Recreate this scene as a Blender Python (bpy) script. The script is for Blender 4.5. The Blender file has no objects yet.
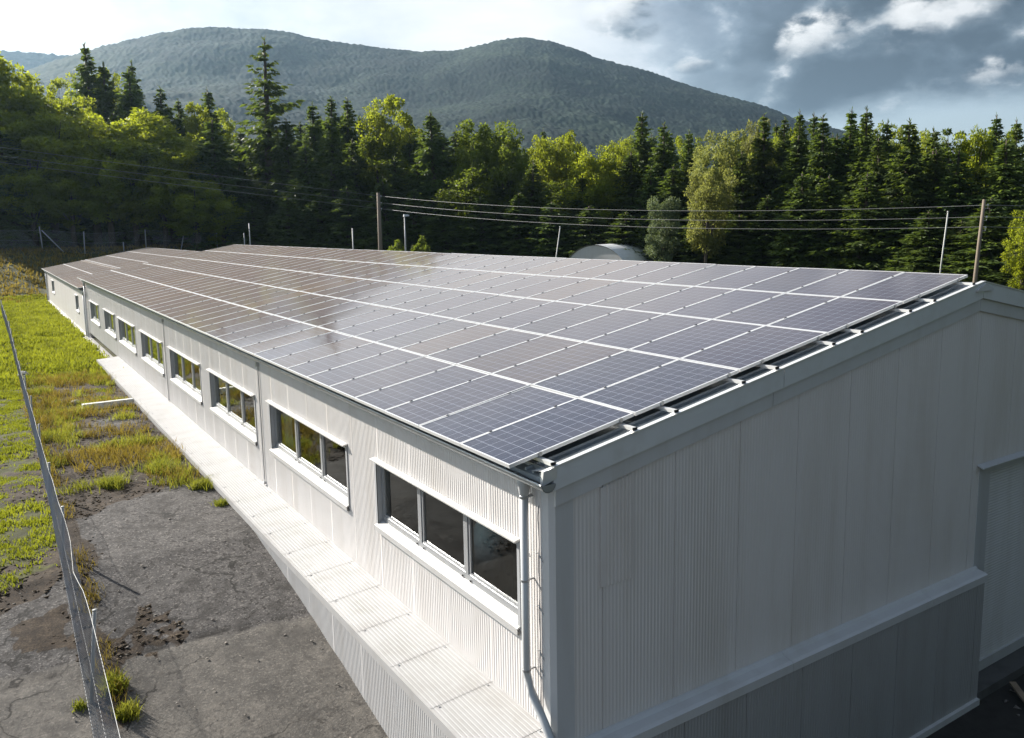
import bpy, math, random
import numpy as np
from mathutils import Matrix, Vector

random.seed(11)
RNG = np.random.default_rng(11)
scene = bpy.context.scene
COL = scene.collection
TAN = math.tan(0.18150654)          # roof pitch
PITCH = 0.18150654
COSP, SINP = math.cos(PITCH), math.sin(PITCH)

# ------------------------------------------------------------------ helpers
class MB:
    """collects faces, builds ONE mesh object"""
    def __init__(self):
        self.v, self.f = [], []
    def quad(self, a, b, c, d):
        n = len(self.v); self.v += [a, b, c, d]; self.f.append((n, n+1, n+2, n+3))
    def poly(self, pts):
        n = len(self.v); self.v += list(pts); self.f.append(tuple(range(n, n+len(pts))))
    def box(self, x0, x1, y0, y1, z0, z1):
        n = len(self.v)
        self.v += [(x0,y0,z0),(x1,y0,z0),(x1,y1,z0),(x0,y1,z0),(x0,y0,z1),(x1,y0,z1),(x1,y1,z1),(x0,y1,z1)]
        for q in ((0,3,2,1),(4,5,6,7),(0,1,5,4),(1,2,6,5),(2,3,7,6),(3,0,4,7)):
            self.f.append(tuple(n+i for i in q))
    def bar8(self, p):          # 8 corners, bottom ring then top ring
        n = len(self.v); self.v += list(p)
        for q in ((0,3,2,1),(4,5,6,7),(0,1,5,4),(1,2,6,5),(2,3,7,6),(3,0,4,7)):
            self.f.append(tuple(n+i for i in q))
    def prism(self, prof, axis, a, b):
        """closed 2D profile extruded along axis ('x' or 'y') from a to b; a, b may be callables of the profile point"""
        fa = a if callable(a) else (lambda p: a)
        fb = b if callable(b) else (lambda p: b)
        n = len(self.v); k = len(prof)
        mk = (lambda p, t: (t, p[0], p[1])) if axis == 'x' else (lambda p, t: (p[0], t, p[1]))
        self.v += [mk(p, fa(p)) for p in prof] + [mk(p, fb(p)) for p in prof]
        for i in range(k):
            j = (i+1) % k; self.f.append((n+i, n+j, n+k+j, n+k+i))
        self.f.append(tuple(n+i for i in reversed(range(k)))); self.f.append(tuple(n+k+i for i in range(k)))
    def tube(self, pts, r, sides=8, cap=True):
        pts = [Vector(p) for p in pts]; rings = []
        for i, p in enumerate(pts):
            t = (pts[min(i+1, len(pts)-1)] - pts[max(i-1, 0)]).normalized()
            u = t.cross(Vector((0,0,1)) if abs(t.z) < .9 else Vector((1,0,0))).normalized(); w = t.cross(u)
            rr = r[i] if isinstance(r, (list, tuple)) else r
            n = len(self.v)
            for k in range(sides):
                a = 2*math.pi*k/sides
                self.v.append(tuple(p + u*math.cos(a)*rr + w*math.sin(a)*rr))
            rings.append(n)
        for a, b in zip(rings, rings[1:]):
            for k in range(sides):
                j = (k+1) % sides; self.f.append((a+k, a+j, b+j, b+k))
        if cap:
            self.f.append(tuple(rings[0]+k for k in reversed(range(sides)))); self.f.append(tuple(rings[-1]+k for k in range(sides)))
    def build(self, name, m, parent=None, smooth=False):
        me = bpy.data.meshes.new(name); me.from_pydata([tuple(v) for v in self.v], [], self.f)
        me.materials.append(m)
        if smooth:
            for p in me.polygons: p.use_smooth = True
        o = bpy.data.objects.new(name, me); COL.objects.link(o)
        if parent is not None: o.parent = parent
        return o

def np_mesh(name, verts, faces, m, parent=None, smooth=False, attrs=None):
    """verts (n,3); faces (k,3) or (k,4) int arrays"""
    me = bpy.data.meshes.new(name)
    verts = np.asarray(verts, np.float32); faces = np.asarray(faces, np.int32)
    k, s = faces.shape
    me.vertices.add(len(verts)); me.vertices.foreach_set('co', verts.ravel())
    me.loops.add(k*s); me.loops.foreach_set('vertex_index', faces.ravel())
    me.polygons.add(k); me.polygons.foreach_set('loop_start', np.arange(0, k*s, s, dtype=np.int32))
    if smooth: me.polygons.foreach_set('use_smooth', np.ones(k, bool))
    me.update(calc_edges=True)
    for an, arr in (attrs or {}).items():
        at = me.attributes.new(an, 'FLOAT', 'POINT'); at.data.foreach_set('value', np.asarray(arr, np.float32))
    me.materials.append(m)
    o = bpy.data.objects.new(name, me); COL.objects.link(o)
    if parent is not None: o.parent = parent
    return o

def tag(o, label=None, cat=None, group=None, kind=None):
    if label: o['label'] = label
    if cat: o['category'] = cat
    if group: o['group'] = group
    if kind: o['kind'] = kind
    return o

def empty(name, loc=(0,0,0), rot=(0,0,0)):
    o = bpy.data.objects.new(name, None); COL.objects.link(o)
    o.location = loc; o.rotation_euler = rot; o.empty_display_size = .2
    return o

def copy_tree(o, parent=None):
    c = o.copy(); COL.objects.link(c)
    if parent is not None: c.parent = parent
    for ch in KIDS.get(o.name, []): copy_tree(ch, c)
    return c
KIDS = {}
def remember(root):
    """children lists for copy_tree, once per prototype"""
    KIDS[root.name] = list(root.children)
    for ch in root.children: remember(ch)

# ------------------------------------------------------------------ materials
def mat(name):
    m = bpy.data.materials.new(name); m.use_nodes = True
    nt = m.node_tree
    return m, nt, nt.nodes['Principled BSDF']
def N(nt, typ, **kw):
    n = nt.nodes.new(typ)
    for k, v in kw.items():
        if k.startswith('i_'):
            key = k[2:]; n.inputs[int(key) if key.isdigit() else key.replace('_', ' ')].default_value = v
        else: setattr(n, k, v)
    return n
def ramp(nt, fac, stops):
    r = nt.nodes.new('ShaderNodeValToRGB'); e = r.color_ramp.elements
    while len(e) < len(stops): e.new(.5)
    for el, (p, c) in zip(e, stops):
        el.position = p; el.color = (*c, 1) if not isinstance(c, (int, float)) else (c, c, c, 1)
    nt.links.new(fac, r.inputs[0]); return r.outputs[0]
def mix(nt, fac, a, b, blend='MIX'):
    n = nt.nodes.new('ShaderNodeMix'); n.data_type = 'RGBA'; n.blend_type = blend
    L = nt.links.new
    for sock, v in ((n.inputs[0], fac), (n.inputs[6], a), (n.inputs[7], b)):
        if isinstance(v, (int, float)): sock.default_value = v
        elif isinstance(v, tuple): sock.default_value = (*v, 1)
        else: L(v, sock)
    return n.outputs[2]
def math_(nt, op, a, b=None, c=None, clamp=False):
    n = nt.nodes.new('ShaderNodeMath'); n.operation = op; n.use_clamp = clamp
    for s, v in zip(n.inputs, (a, b, c)):
        if v is None: continue
        if isinstance(v, (int, float)): s.default_value = v
        else: nt.links.new(v, s)
    return n.outputs[0]
def smooth(nt, x, lo, hi):
    n = nt.nodes.new('ShaderNodeMapRange'); n.interpolation_type = 'SMOOTHSTEP'
    nt.links.new(x, n.inputs[0]); n.inputs[1].default_value = lo; n.inputs[2].default_value = hi
    return n.outputs[0]
def noise(nt, vec, scale, detail=4, rough=.55, dist=0.0):
    n = N(nt, 'ShaderNodeTexNoise'); n.inputs['Scale'].default_value = scale; n.inputs['Detail'].default_value = detail
    n.inputs['Roughness'].default_value = rough; n.inputs['Distortion'].default_value = dist
    if vec is not None: nt.links.new(vec, n.inputs['Vector'])
    return n.outputs[0]
def objco(nt): return nt.nodes.new('ShaderNodeTexCoord').outputs['Object']
def geopos(nt): return nt.nodes.new('ShaderNodeNewGeometry').outputs['Position']

def paint(name, col, rough=.45, dirt=.12, metal=0.0, streak=True, spec=.4):
    m, nt, b = mat(name); L = nt.links.new
    p = geopos(nt)
    mp = N(nt, 'ShaderNodeMapping'); mp.inputs['Scale'].default_value = (1, 1, .12) if streak else (1, 1, 1); L(p, mp.inputs[0])
    n1 = noise(nt, mp.outputs[0], 2.3, 6, .65)
    n2 = noise(nt, p, .35, 3)
    f = smooth(nt, n1, .42, .75); g = smooth(nt, n2, .35, .7)
    dark = tuple(c*(1-dirt*1.9)*k for c, k in zip(col, (1, .97, .92)))
    c1 = mix(nt, math_(nt, 'MULTIPLY', f, .7), col, dark)
    c2 = mix(nt, math_(nt, 'MULTIPLY', g, .35), c1, tuple(c*(1-dirt) for c in col))
    L(c2, b.inputs['Base Color']); b.inputs['Roughness'].default_value = rough; b.inputs['Metallic'].default_value = metal
    b.inputs['Specular IOR Level'].default_value = spec
    L(math_(nt, 'MULTIPLY_ADD', n1, .25, rough-.12), b.inputs['Roughness'])
    return m

M = {}
M['wall'] = paint('cream wall sheet', (.69, .66, .635), .42, .09)
M['ledge'] = paint('white ledge sheet', (.375, .37, .365), .45, .13, streak=False)
M['plinth'] = paint('plinth sheet', (.50, .49, .48), .5, .12)
M['gablebase'] = paint('darker gable base sheet', (.34, .34, .335), .5, .12)  # gable side of the base, toned darker than the long side
M['trim'] = paint('grey trim metal', (.50, .51, .515), .38, .08, .05)
M['lighttrim'] = paint('light trim metal', (.58, .585, .585), .35, .08, .05)
M['flash'] = paint('flashing metal', (.66, .68, .685), .33, .08, .08, streak=False)
M['bright'] = paint('bright rail metal', (.80, .80, .78), .3, .06, .4, streak=False)
M['galv'] = paint('galvanised steel', (.42, .43, .44), .38, .2, .7, streak=False)
M['gutter'] = paint('gutter metal', (.40, .42, .42), .4, .2, .45, streak=False)
M['pipe'] = paint('pipe metal', (.50, .51, .51), .36, .1, .1)
M['roof'] = paint('roof sheet', (.40, .44, .46), .4, .15, .35, streak=False)
M['alu'] = paint('window aluminium', (.42, .43, .44), .35, .08, .5, streak=False)
M['jamb'] = paint('window jamb', (.38, .385, .39), .5, .08, streak=False)
M['sill'] = paint('window sill', (.45, .445, .435), .4, .1, .1, streak=False)
M['clampgrey'] = paint('clamp metal', (.10, .10, .105), .45, .1, .5, streak=False)
M['dark'] = paint('black rubber', (.02, .02, .02), .6, .1, streak=False)
M['inside'] = paint('inside paint', (.62, .62, .58), .7, .15, streak=False)
M['inside_blue'] = paint('inside machine paint', (.55, .66, .72), .5, .1, streak=False)
M['curtain'] = paint('pale curtain cloth', (.55, .58, .54), .9, .08)
M['door'] = paint('roller door', (.66, .665, .665), .5, .12)
M['concrete'] = paint('concrete', (.24, .235, .225), .85, .25, streak=False)
M['darkconcrete'] = paint('damp concrete', (.10, .10, .097), .8, .3, streak=False)
M['wood'] = paint('weathered wood', (.26, .20, .14), .8, .25)
M['pole'] = paint('utility pole wood', (.20, .16, .12), .85, .2)
M['whitepole'] = paint('white rod', (.42, .42, .39), .5, .1)
M['post'] = paint('fence post metal', (.36, .37, .36), .5, .15)
M['wire'] = paint('fence wire', (.36, .37, .38), .45, .1, .6, streak=False)
M['cable'] = paint('power cable', (.22, .22, .215), .5, .05, .3, streak=False)
M['whiteboard'] = paint('white weathered beam', (.70, .70, .64), .7, .2, streak=False)
M['stone'] = paint('pale stone', (.55, .53, .48), .9, .25, streak=False)
M['bark'] = paint('bark', (.085, .065, .05), .9, .3)
M['hangar'] = paint('hangar sheet', (.70, .71, .71), .45, .08, .1, streak=False)

def frame_mat():
    m, nt, b = mat('panel frame aluminium')
    b.inputs['Base Color'].default_value = (.74, .74, .73, 1); b.inputs['Metallic'].default_value = .35; b.inputs['Roughness'].default_value = .38
    return m
M['frame'] = frame_mat()

def cell_mat():
    m, nt, b = mat('solar cells under glass'); L = nt.links.new
    co = objco(nt); sp = N(nt, 'ShaderNodeSeparateXYZ'); L(co, sp.inputs[0])
    oi = N(nt, 'ShaderNodeObjectInfo')
    def line(x, off, pitch, w):
        t = math_(nt, 'DIVIDE', math_(nt, 'SUBTRACT', x, off), pitch)
        fr = math_(nt, 'FRACT', t); d = math_(nt, 'ABSOLUTE', math_(nt, 'SUBTRACT', fr, .5))
        return math_(nt, 'GREATER_THAN', d, .5 - w/pitch/2)
    lx = line(sp.outputs[0], .02, .16, .006); ly = line(sp.outputs[1], .024, .157, .006)
    bus = math_(nt, 'MULTIPLY', line(sp.outputs[1], .024+.052, .0523, .0016), .28)
    grid = math_(nt, 'MAXIMUM', math_(nt, 'MAXIMUM', lx, ly), bus)
    rnd = oi.outputs['Random']
    base = ramp(nt, rnd, [(0, (.006,.009,.026)), (.3, (.008,.010,.034)), (.55, (.016,.012,.028)), (.75, (.007,.012,.044)), (.88, (.030,.019,.024)), (1, (.060,.036,.028))])
    wn = N(nt, 'ShaderNodeTexWhiteNoise'); wn.noise_dimensions = '3D'
    cell = N(nt, 'ShaderNodeCombineXYZ')
    L(math_(nt, 'FLOOR', math_(nt, 'DIVIDE', math_(nt, 'SUBTRACT', sp.outputs[0], .02), .16)), cell.inputs[0])
    L(math_(nt, 'FLOOR', math_(nt, 'DIVIDE', math_(nt, 'SUBTRACT', sp.outputs[1], .024), .157)), cell.inputs[1]); L(rnd, cell.inputs[2])
    L(cell.outputs[0], wn.inputs[0])
    base2 = mix(nt, math_(nt, 'MULTIPLY', wn.outputs[0], .35), base, (.020,.021,.045))
    col = mix(nt, math_(nt, 'MULTIPLY', grid, .85), base2, (.26,.28,.34))
    dust = smooth(nt, noise(nt, geopos(nt), 1.6, 5, .6), .4, .8)
    col = mix(nt, math_(nt, 'MULTIPLY_ADD', dust, .04, .008), col, (.34,.28,.23))
    L(col, b.inputs['Base Color'])
    L(math_(nt, 'MULTIPLY_ADD', dust, .05, .055), b.inputs['Roughness'])
    b.inputs['IOR'].default_value = 1.5; b.inputs['Specular IOR Level'].default_value = .6; b.inputs['Sheen Weight'].default_value = .8; b.inputs['Sheen Roughness'].default_value = .238; b.inputs['Sheen Tint'].default_value = (1, .72, .53, 1)
    b.inputs['Coat Weight'].default_value = .24; b.inputs['Coat Roughness'].default_value = .5; b.inputs['Coat IOR'].default_value = 1.5
    return m
M['cells'] = cell_mat()

def glass_mat():
    m, nt, b = mat('window glass'); L = nt.links.new
    nt.nodes.remove(b)
    tr = N(nt, 'ShaderNodeBsdfTransparent'); tr.inputs[0].default_value = (.78, .82, .77, 1)
    gl = N(nt, 'ShaderNodeBsdfGlossy'); gl.inputs['Roughness'].default_value = .015; gl.inputs[0].default_value = (.95, .97, .95, 1)
    bp = N(nt, 'ShaderNodeBump'); bp.inputs['Strength'].default_value = .02; bp.inputs['Distance'].default_value = .05
    L(noise(nt, geopos(nt), 2.2, 2), bp.inputs['Height']); L(bp.outputs[0], gl.inputs['Normal'])
    fr = N(nt, 'ShaderNodeFresnel'); fr.inputs[0].default_value = 1.52
    f2 = math_(nt, 'MULTIPLY', fr.outputs[0], 1.5, clamp=True)
    mx = N(nt, 'ShaderNodeMixShader'); L(f2, mx.inputs[0]); L(tr.outputs[0], mx.inputs[1]); L(gl.outputs[0], mx.inputs[2])
    L(mx.outputs[0], nt.nodes['Material Output'].inputs[0])
    return m
M['glass'] = glass_mat()

def leaf_mat(name, c0, c1, trans, tcol, rough=.6, sc=.45):
    """foliage: colour wanders over the crown in clumps, each tree a little different"""
    m, nt, b = mat(name); L = nt.links.new
    p = geopos(nt); oi = N(nt, 'ShaderNodeObjectInfo')
    n1 = noise(nt, p, sc, 3, .6); n2 = noise(nt, p, 2.8, 2)
    f = math_(nt, 'ADD', smooth(nt, n1, .3, .7), math_(nt, 'MULTIPLY', math_(nt, 'SUBTRACT', n2, .5), 1.0), clamp=True)
    col = mix(nt, f, c0, c1)
    hs = N(nt, 'ShaderNodeHueSaturation'); L(col, hs.inputs['Color'])
    L(math_(nt, 'MULTIPLY_ADD', oi.outputs['Random'], .03, .485), hs.inputs['Hue'])
    L(math_(nt, 'MULTIPLY_ADD', oi.outputs['Random'], .5, .75), hs.inputs['Value'])
    L(hs.outputs[0], b.inputs['Base Color']); b.inputs['Roughness'].default_value = rough; b.inputs['Specular IOR Level'].default_value = .25
    tl = N(nt, 'ShaderNodeBsdfTranslucent'); L(mix(nt, f, tcol, tuple(min(1, c*1.5) for c in tcol)), tl.inputs[0])
    mx = N(nt, 'ShaderNodeMixShader'); mx.inputs[0].default_value = trans
    L(b.outputs[0], mx.inputs[1]); L(tl.outputs[0], mx.inputs[2]); L(mx.outputs[0], nt.nodes['Material Output'].inputs[0])
    return m
M['spruce'] = leaf_mat('spruce needles', (.032,.058,.012), (.085,.118,.022), .34, (.13,.18,.02))
M['broad'] = leaf_mat('green leaves', (.082,.118,.010), (.14,.17,.018), .50, (.32,.36,.02))
M['lime'] = leaf_mat('yellow green leaves', (.082,.112,.012), (.125,.145,.016), .52, (.30,.34,.022))
M['column'] = leaf_mat('columnar leaves', (.055,.085,.010), (.11,.135,.016), .45, (.18,.23,.02))
M['willow'] = leaf_mat('willow leaves', (.105,.125,.035), (.16,.17,.045), .42, (.28,.29,.06))
M['greywillow'] = leaf_mat('grey willow leaves', (.085,.11,.055), (.12,.145,.07), .35, (.14,.17,.06))
M['grass'] = leaf_mat('grass blades', (.058,.098,.010), (.165,.172,.016), .42, (.25,.27,.018), sc=.9)
M['weed'] = leaf_mat('weed leaves', (.10,.14,.012), (.20,.19,.02), .45, (.26,.27,.03), sc=1.5)
M['drygrass'] = leaf_mat('dry grass', (.15,.105,.024), (.24,.18,.038), .35, (.26,.20,.03), sc=1.5)
M['moss'] = leaf_mat('dark moss', (.028,.022,.014), (.075,.055,.032), .0, (.05,.05,.02), .95, sc=4)
M['litter'] = leaf_mat('pale grit', (.16,.15,.13), (.32,.29,.25), .0, (.05,.05,.02), .95, sc=5)

# ------------------------------------------------------------------ terrain
YZ = [(-6000,-40),(-400,-9),(-60,-5.9),(-12,-5.5),(-4,-5.15),(0,-4.45),(2.4,-4.0),(3.5,-3.78),(5.6,-3.47),(8,-3.14),(12,-3.12),(40,-3.25),(72,-3.3),
      (80,-1.9),(89,.45),(100,1.4),(120,2.2),(200,5),(400,10),(6000,30)]
YA, ZA = np.array([a for a, b in YZ], float), np.array([b for a, b in YZ], float)
def gz(y): return float(np.interp(y, YA, ZA))
def ground_z(X, Y):
    z = np.interp(Y, YA, ZA)
    t = np.clip((X-2.0)/4.0, 0, 1); t = t*t*(3-2*t)          # yard at the gable lies low and flat
    zr = np.where(Y < 2, np.minimum(z, -5.3), z)
    return z*(1-t) + zr*t

def vnoise(X, Y, s, seed):
    """smooth value noise on a lattice"""
    r = np.random.default_rng(seed); T = r.random((256, 256))
    x, y = X/s, Y/s; xi, yi = np.floor(x).astype(int), np.floor(y).astype(int); fx, fy = x-xi, y-yi
    fx, fy = fx*fx*(3-2*fx), fy*fy*(3-2*fy)
    g = lambda a, b: T[a % 256, b % 256]
    return (g(xi,yi)*(1-fx)+g(xi+1,yi)*fx)*(1-fy) + (g(xi,yi+1)*(1-fx)+g(xi+1,yi+1)*fx)*fy
def fbm(X, Y, s, seed, oct=4):
    o, a, t = 0, 1, 0
    for k in range(oct): o = o + a*vnoise(X, Y, s/2**k, seed+k); t += a; a *= .55
    return o/t
sst = lambda x, lo, hi: (lambda t: t*t*(3-2*t))(np.clip((x-lo)/(hi-lo), 0, 1))

def cover(X, Y):
    """grass, soil and slab weights of the ground"""
    n = fbm(X, Y, 2.2, 3); n2 = fbm(X, Y, .55, 9)
    j = (n-.5)*2.2 + (n2-.5)*.9
    # between the fence and the ledge
    edge = 10.9 + .35*(X+3) + j*.9
    soil_m = sst(Y, edge-.25, edge+.25)
    patch = ((n*1.0+n2*.5)/1.5 > .57) & (Y < 23)
    grass_m = sst(Y + j*8, 24.5, 33)
    tuft = sst(n*.5+n2*.5, .61, .69) * sst(Y, 13, 18)*.85
    grass_m = np.maximum(grass_m, tuft*(Y < 26))
    hole = np.exp(-((X+1.3)/.9)**2-((Y-19.4)/.9)**2)                  # bare asphalt by the white beam
    grass_m = grass_m*(1-hole); 
    strip = sst(X + j*.3, -3.0, -3.2) * sst(Y, 3.6, 4.3)             # weeds along the fence foot
    # outside the fence
    e2 = 8.2 + 1.35*(X+3.54) + j*.8
    soil_o = sst(Y, e2-.55, e2-.1); grass_o = sst(Y, e2+.15, e2+.8) * (1-.8*sst(-(n*.4+n2*.6), -.46, -.36)*sst(-Y, -30, -18))
    w = sst(X, -3.55, -3.35)
    grass = grass_o*(1-w) + grass_m*w; soil = np.maximum(soil_o*(1-w) + soil_m*w*(1-hole*.9), 0)
    soil = np.maximum(soil, strip*w*.9)
    clod = np.exp(-((X+2.75)/.75)**2-((Y-6.3-.2*X)/.75)**2)*1.3 + np.exp(-((X+3.9)/.5)**2-((Y-6.6)/.8)**2)*1.1
    soil = np.maximum(soil, sst(clod*(1.9*fbm(X, Y, .32, 61)-.25), .50, .62))
    slab = sst(-(Y + .12*X), -5.05-.03, -5.05+.03)
    crack = np.exp(-((Y+.05*X-5.22 + (n2-.5)*.25)/.035)**2)
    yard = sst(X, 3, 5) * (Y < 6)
    far = sst(Y, 94, 104)
    grass = np.where(X > 1, np.where(Y > 6, .8, 0.0), grass); soil = np.where(X > 1, np.where(Y > 6, .25, .4), soil)
    grass = grass*(1-.75*np.clip(far, 0, 1))
    return grass, np.clip(soil, 0, 1), slab, crack, yard

def lin(*seg):
    out = []
    for a, b, n in seg: out += list(np.linspace(a, b, n, endpoint=False))
    return out
gx = np.array(lin((-6000,-800,8),(-800,-120,10),(-120,-20,14),(-20,-8,20),(-8,1,100),(1,20,30),(20,120,25),(120,800,12),(800,6000,8)) + [6000])
gy = np.array(lin((-6000,-800,8),(-800,-60,10),(-60,-6,14),(-6,1,22),(1,28,260),(28,75,120),(75,130,50),(130,400,20),(400,6000,16)) + [6000])
GX, GY = np.meshgrid(gx, gy, indexing='ij')
near = ((GX > -9) & (GX < 1.2) & (GY > -2) & (GY < 76)).astype(float)
gr, so, sl, ck, yd = cover(GX, GY)
GZ = ground_z(GX, GY) + near*((fbm(GX, GY, 1.1, 21)-.5)*.07 + so*(fbm(GX, GY, .25, 31)-.4)*.07) - np.clip(ck, 0, 1)*.02*near
sink = ((GX > .9) & (GX < 15.3) & (GY > 0.4) & (GY < 71)); GZ = np.where(sink, np.minimum(GZ, -5.6), GZ)
idx = np.arange(GX.size).reshape(GX.shape)
F = np.stack([idx[:-1,:-1], idx[1:,:-1], idx[1:,1:], idx[:-1,1:]], -1).reshape(-1, 4)

def ground_mat():
    m, nt, b = mat('ground of asphalt soil and meadow'); L = nt.links.new
    p = geopos(nt)
    A = lambda n: N(nt, 'ShaderNodeAttribute', attribute_name=n).outputs['Fac']
    nb, nm, nf = noise(nt, p, .55, 5, .6), noise(nt, p, 5.5, 6, .65), noise(nt, p, 34, 4, .7)
    vo = N(nt, 'ShaderNodeTexVoronoi'); vo.inputs['Scale'].default_value = 42; L(p, vo.inputs['Vector'])
    asp = ramp(nt, math_(nt, 'ADD', math_(nt, 'MULTIPLY', nm, .45), math_(nt, 'MULTIPLY', nf, .55)), [(.30, (.018,.017,.017)), (.46, (.062,.058,.055)), (.58, (.105,.098,.092)), (.70, (.26,.24,.215))])
    g1, g2, g3 = noise(nt, p, 13, 3, .6), noise(nt, p, 27, 2, .5), noise(nt, p, 2.4, 5, .7)
    asp = mix(nt, smooth(nt, g1, .53, .64), asp, (.028,.025,.023)); asp = mix(nt, smooth(nt, g2, .58, .66), asp, (.17,.158,.145)); asp = mix(nt, math_(nt, 'MULTIPLY', smooth(nt, g3, .50, .64), .65), asp, (.034,.031,.028))
    slab = ramp(nt, math_(nt, 'ADD', math_(nt, 'MULTIPLY', nb, .35), math_(nt, 'ADD', math_(nt, 'MULTIPLY', nm, .35), math_(nt, 'MULTIPLY', nf, .3))), [(.34, (.060,.056,.051)), (.48, (.105,.097,.086)), (.6, (.16,.145,.125)), (.70, (.26,.235,.195))])
    slab = mix(nt, math_(nt, 'MULTIPLY', smooth(nt, g1, .52, .66), .6), slab, (.055,.050,.045)); slab = mix(nt, math_(nt, 'MULTIPLY', smooth(nt, g2, .56, .66), .6), slab, (.20,.182,.158)); slab = mix(nt, math_(nt, 'MULTIPLY', smooth(nt, g3, .48, .64), .5), slab, (.065,.060,.054))
    vd = N(nt, 'ShaderNodeTexVoronoi', feature='DISTANCE_TO_EDGE'); vd.inputs['Scale'].default_value = .55
    wv = N(nt, 'ShaderNodeVectorMath', operation='ADD'); L(p, wv.inputs[0]); cn = N(nt, 'ShaderNodeTexNoise'); cn.inputs['Scale'].default_value = 1.6; cn.inputs['Detail'].default_value = 6; L(p, cn.inputs['Vector'])
    sc_ = N(nt, 'ShaderNodeVectorMath', operation='SCALE'); L(cn.outputs['Color'], sc_.inputs[0]); sc_.inputs['Scale'].default_value = 1.1; L(sc_.outputs[0], wv.inputs[1]); L(wv.outputs[0], vd.inputs['Vector'])
    crk = math_(nt, 'MULTIPLY', math_(nt, 'SUBTRACT', 1, smooth(nt, vd.outputs['Distance'], .004, .016)), smooth(nt, nb, .40, .60))
    c = mix(nt, A('slab'), asp, slab); c = mix(nt, math_(nt, 'MULTIPLY', crk, .85), c, (.016,.015,.013))
    vo2 = N(nt, 'ShaderNodeTexVoronoi'); vo2.inputs['Scale'].default_value = 9; L(p, vo2.inputs['Vector'])
    soil = ramp(nt, math_(nt, 'ADD', math_(nt, 'MULTIPLY', nm, .5), math_(nt, 'MULTIPLY', nf, .5)), [(.36, (.012,.009,.006)), (.5, (.038,.027,.018)), (.6, (.078,.058,.038)), (.7, (.17,.14,.105))])
    sm = math_(nt, 'ADD', A('soil'), math_(nt, 'MULTIPLY', math_(nt, 'SUBTRACT', nm, .5), .9))
    c = mix(nt, smooth(nt, sm, .42, .62), c, soil)
    gcol = ramp(nt, math_(nt, 'ADD', math_(nt, 'MULTIPLY', nb, .5), math_(nt, 'MULTIPLY', nm, .5)), [(.3, (.022,.022,.010)), (.48, (.045,.047,.014)), (.62, (.085,.085,.02)), (.75, (.12,.095,.035))])
    gm = math_(nt, 'ADD', A('grass'), math_(nt, 'MULTIPLY', math_(nt, 'SUBTRACT', nm, .5), .7))
    c = mix(nt, smooth(nt, gm, .4, .7), c, gcol)
    c = mix(nt, A('crack'), c, (.018,.016,.014))
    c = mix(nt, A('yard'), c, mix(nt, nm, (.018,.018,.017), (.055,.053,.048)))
    L(c, b.inputs['Base Color']); b.inputs['Roughness'].default_value = .9; b.inputs['Specular IOR Level'].default_value = .2
    bp = N(nt, 'ShaderNodeBump'); bp.inputs['Strength'].default_value = .6; bp.inputs['Distance'].default_value = .02
    h = math_(nt, 'ADD', math_(nt, 'MULTIPLY', nm, .45), math_(nt, 'MULTIPLY', nf, .8))
    L(h, bp.inputs['Height']); L(bp.outputs[0], b.inputs['Normal'])
    return m
M['ground'] = ground_mat()
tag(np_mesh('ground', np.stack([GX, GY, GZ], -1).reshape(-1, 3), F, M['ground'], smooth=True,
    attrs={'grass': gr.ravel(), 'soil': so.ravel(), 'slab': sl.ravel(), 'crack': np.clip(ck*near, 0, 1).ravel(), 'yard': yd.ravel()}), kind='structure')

# ------------------------------------------------------------------ hills
def worley_dome(X, Y, cell, seed):
    """height of rounded tree tops: 1 at each crown's middle, falling off; crowns of uneven size"""
    r = np.random.default_rng(seed); T = r.random((512, 512, 3))
    xi, yi = np.floor(X/cell).astype(int), np.floor(Y/cell).astype(int); best = np.zeros_like(X)
    for dx in (-1, 0, 1):
        for dy in (-1, 0, 1):
            t = T[(xi+dx) % 512, (yi+dy) % 512]
            d2 = (X/cell-(xi+dx+t[...,0]))**2 + (Y/cell-(yi+dy+t[...,1]))**2
            best = np.maximum(best, (.45+.55*t[...,2])*np.clip(1-np.sqrt(d2)*1.12, 0, 1))
    return best
CAM = (-4.1643035, -6.6264806, 2.3322803)
def hill_mat():
    m, nt, b = mat('forest on the hill'); L = nt.links.new
    p = geopos(nt); n1, n2 = noise(nt, p, .006, 4, .6), noise(nt, p, .075, 3, .8)
    c = ramp(nt, math_(nt, 'ADD', math_(nt, 'MULTIPLY', n1, .5), math_(nt, 'MULTIPLY', n2, .5)), [(.42, (.003,.009,.006)), (.5, (.010,.021,.013)), (.58, (.030,.046,.026))])
    L(c, b.inputs['Base Color']); b.inputs['Roughness'].default_value = .95; b.inputs['Specular IOR Level'].default_value = .1
    return m
M['hill'] = hill_mat()
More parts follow.
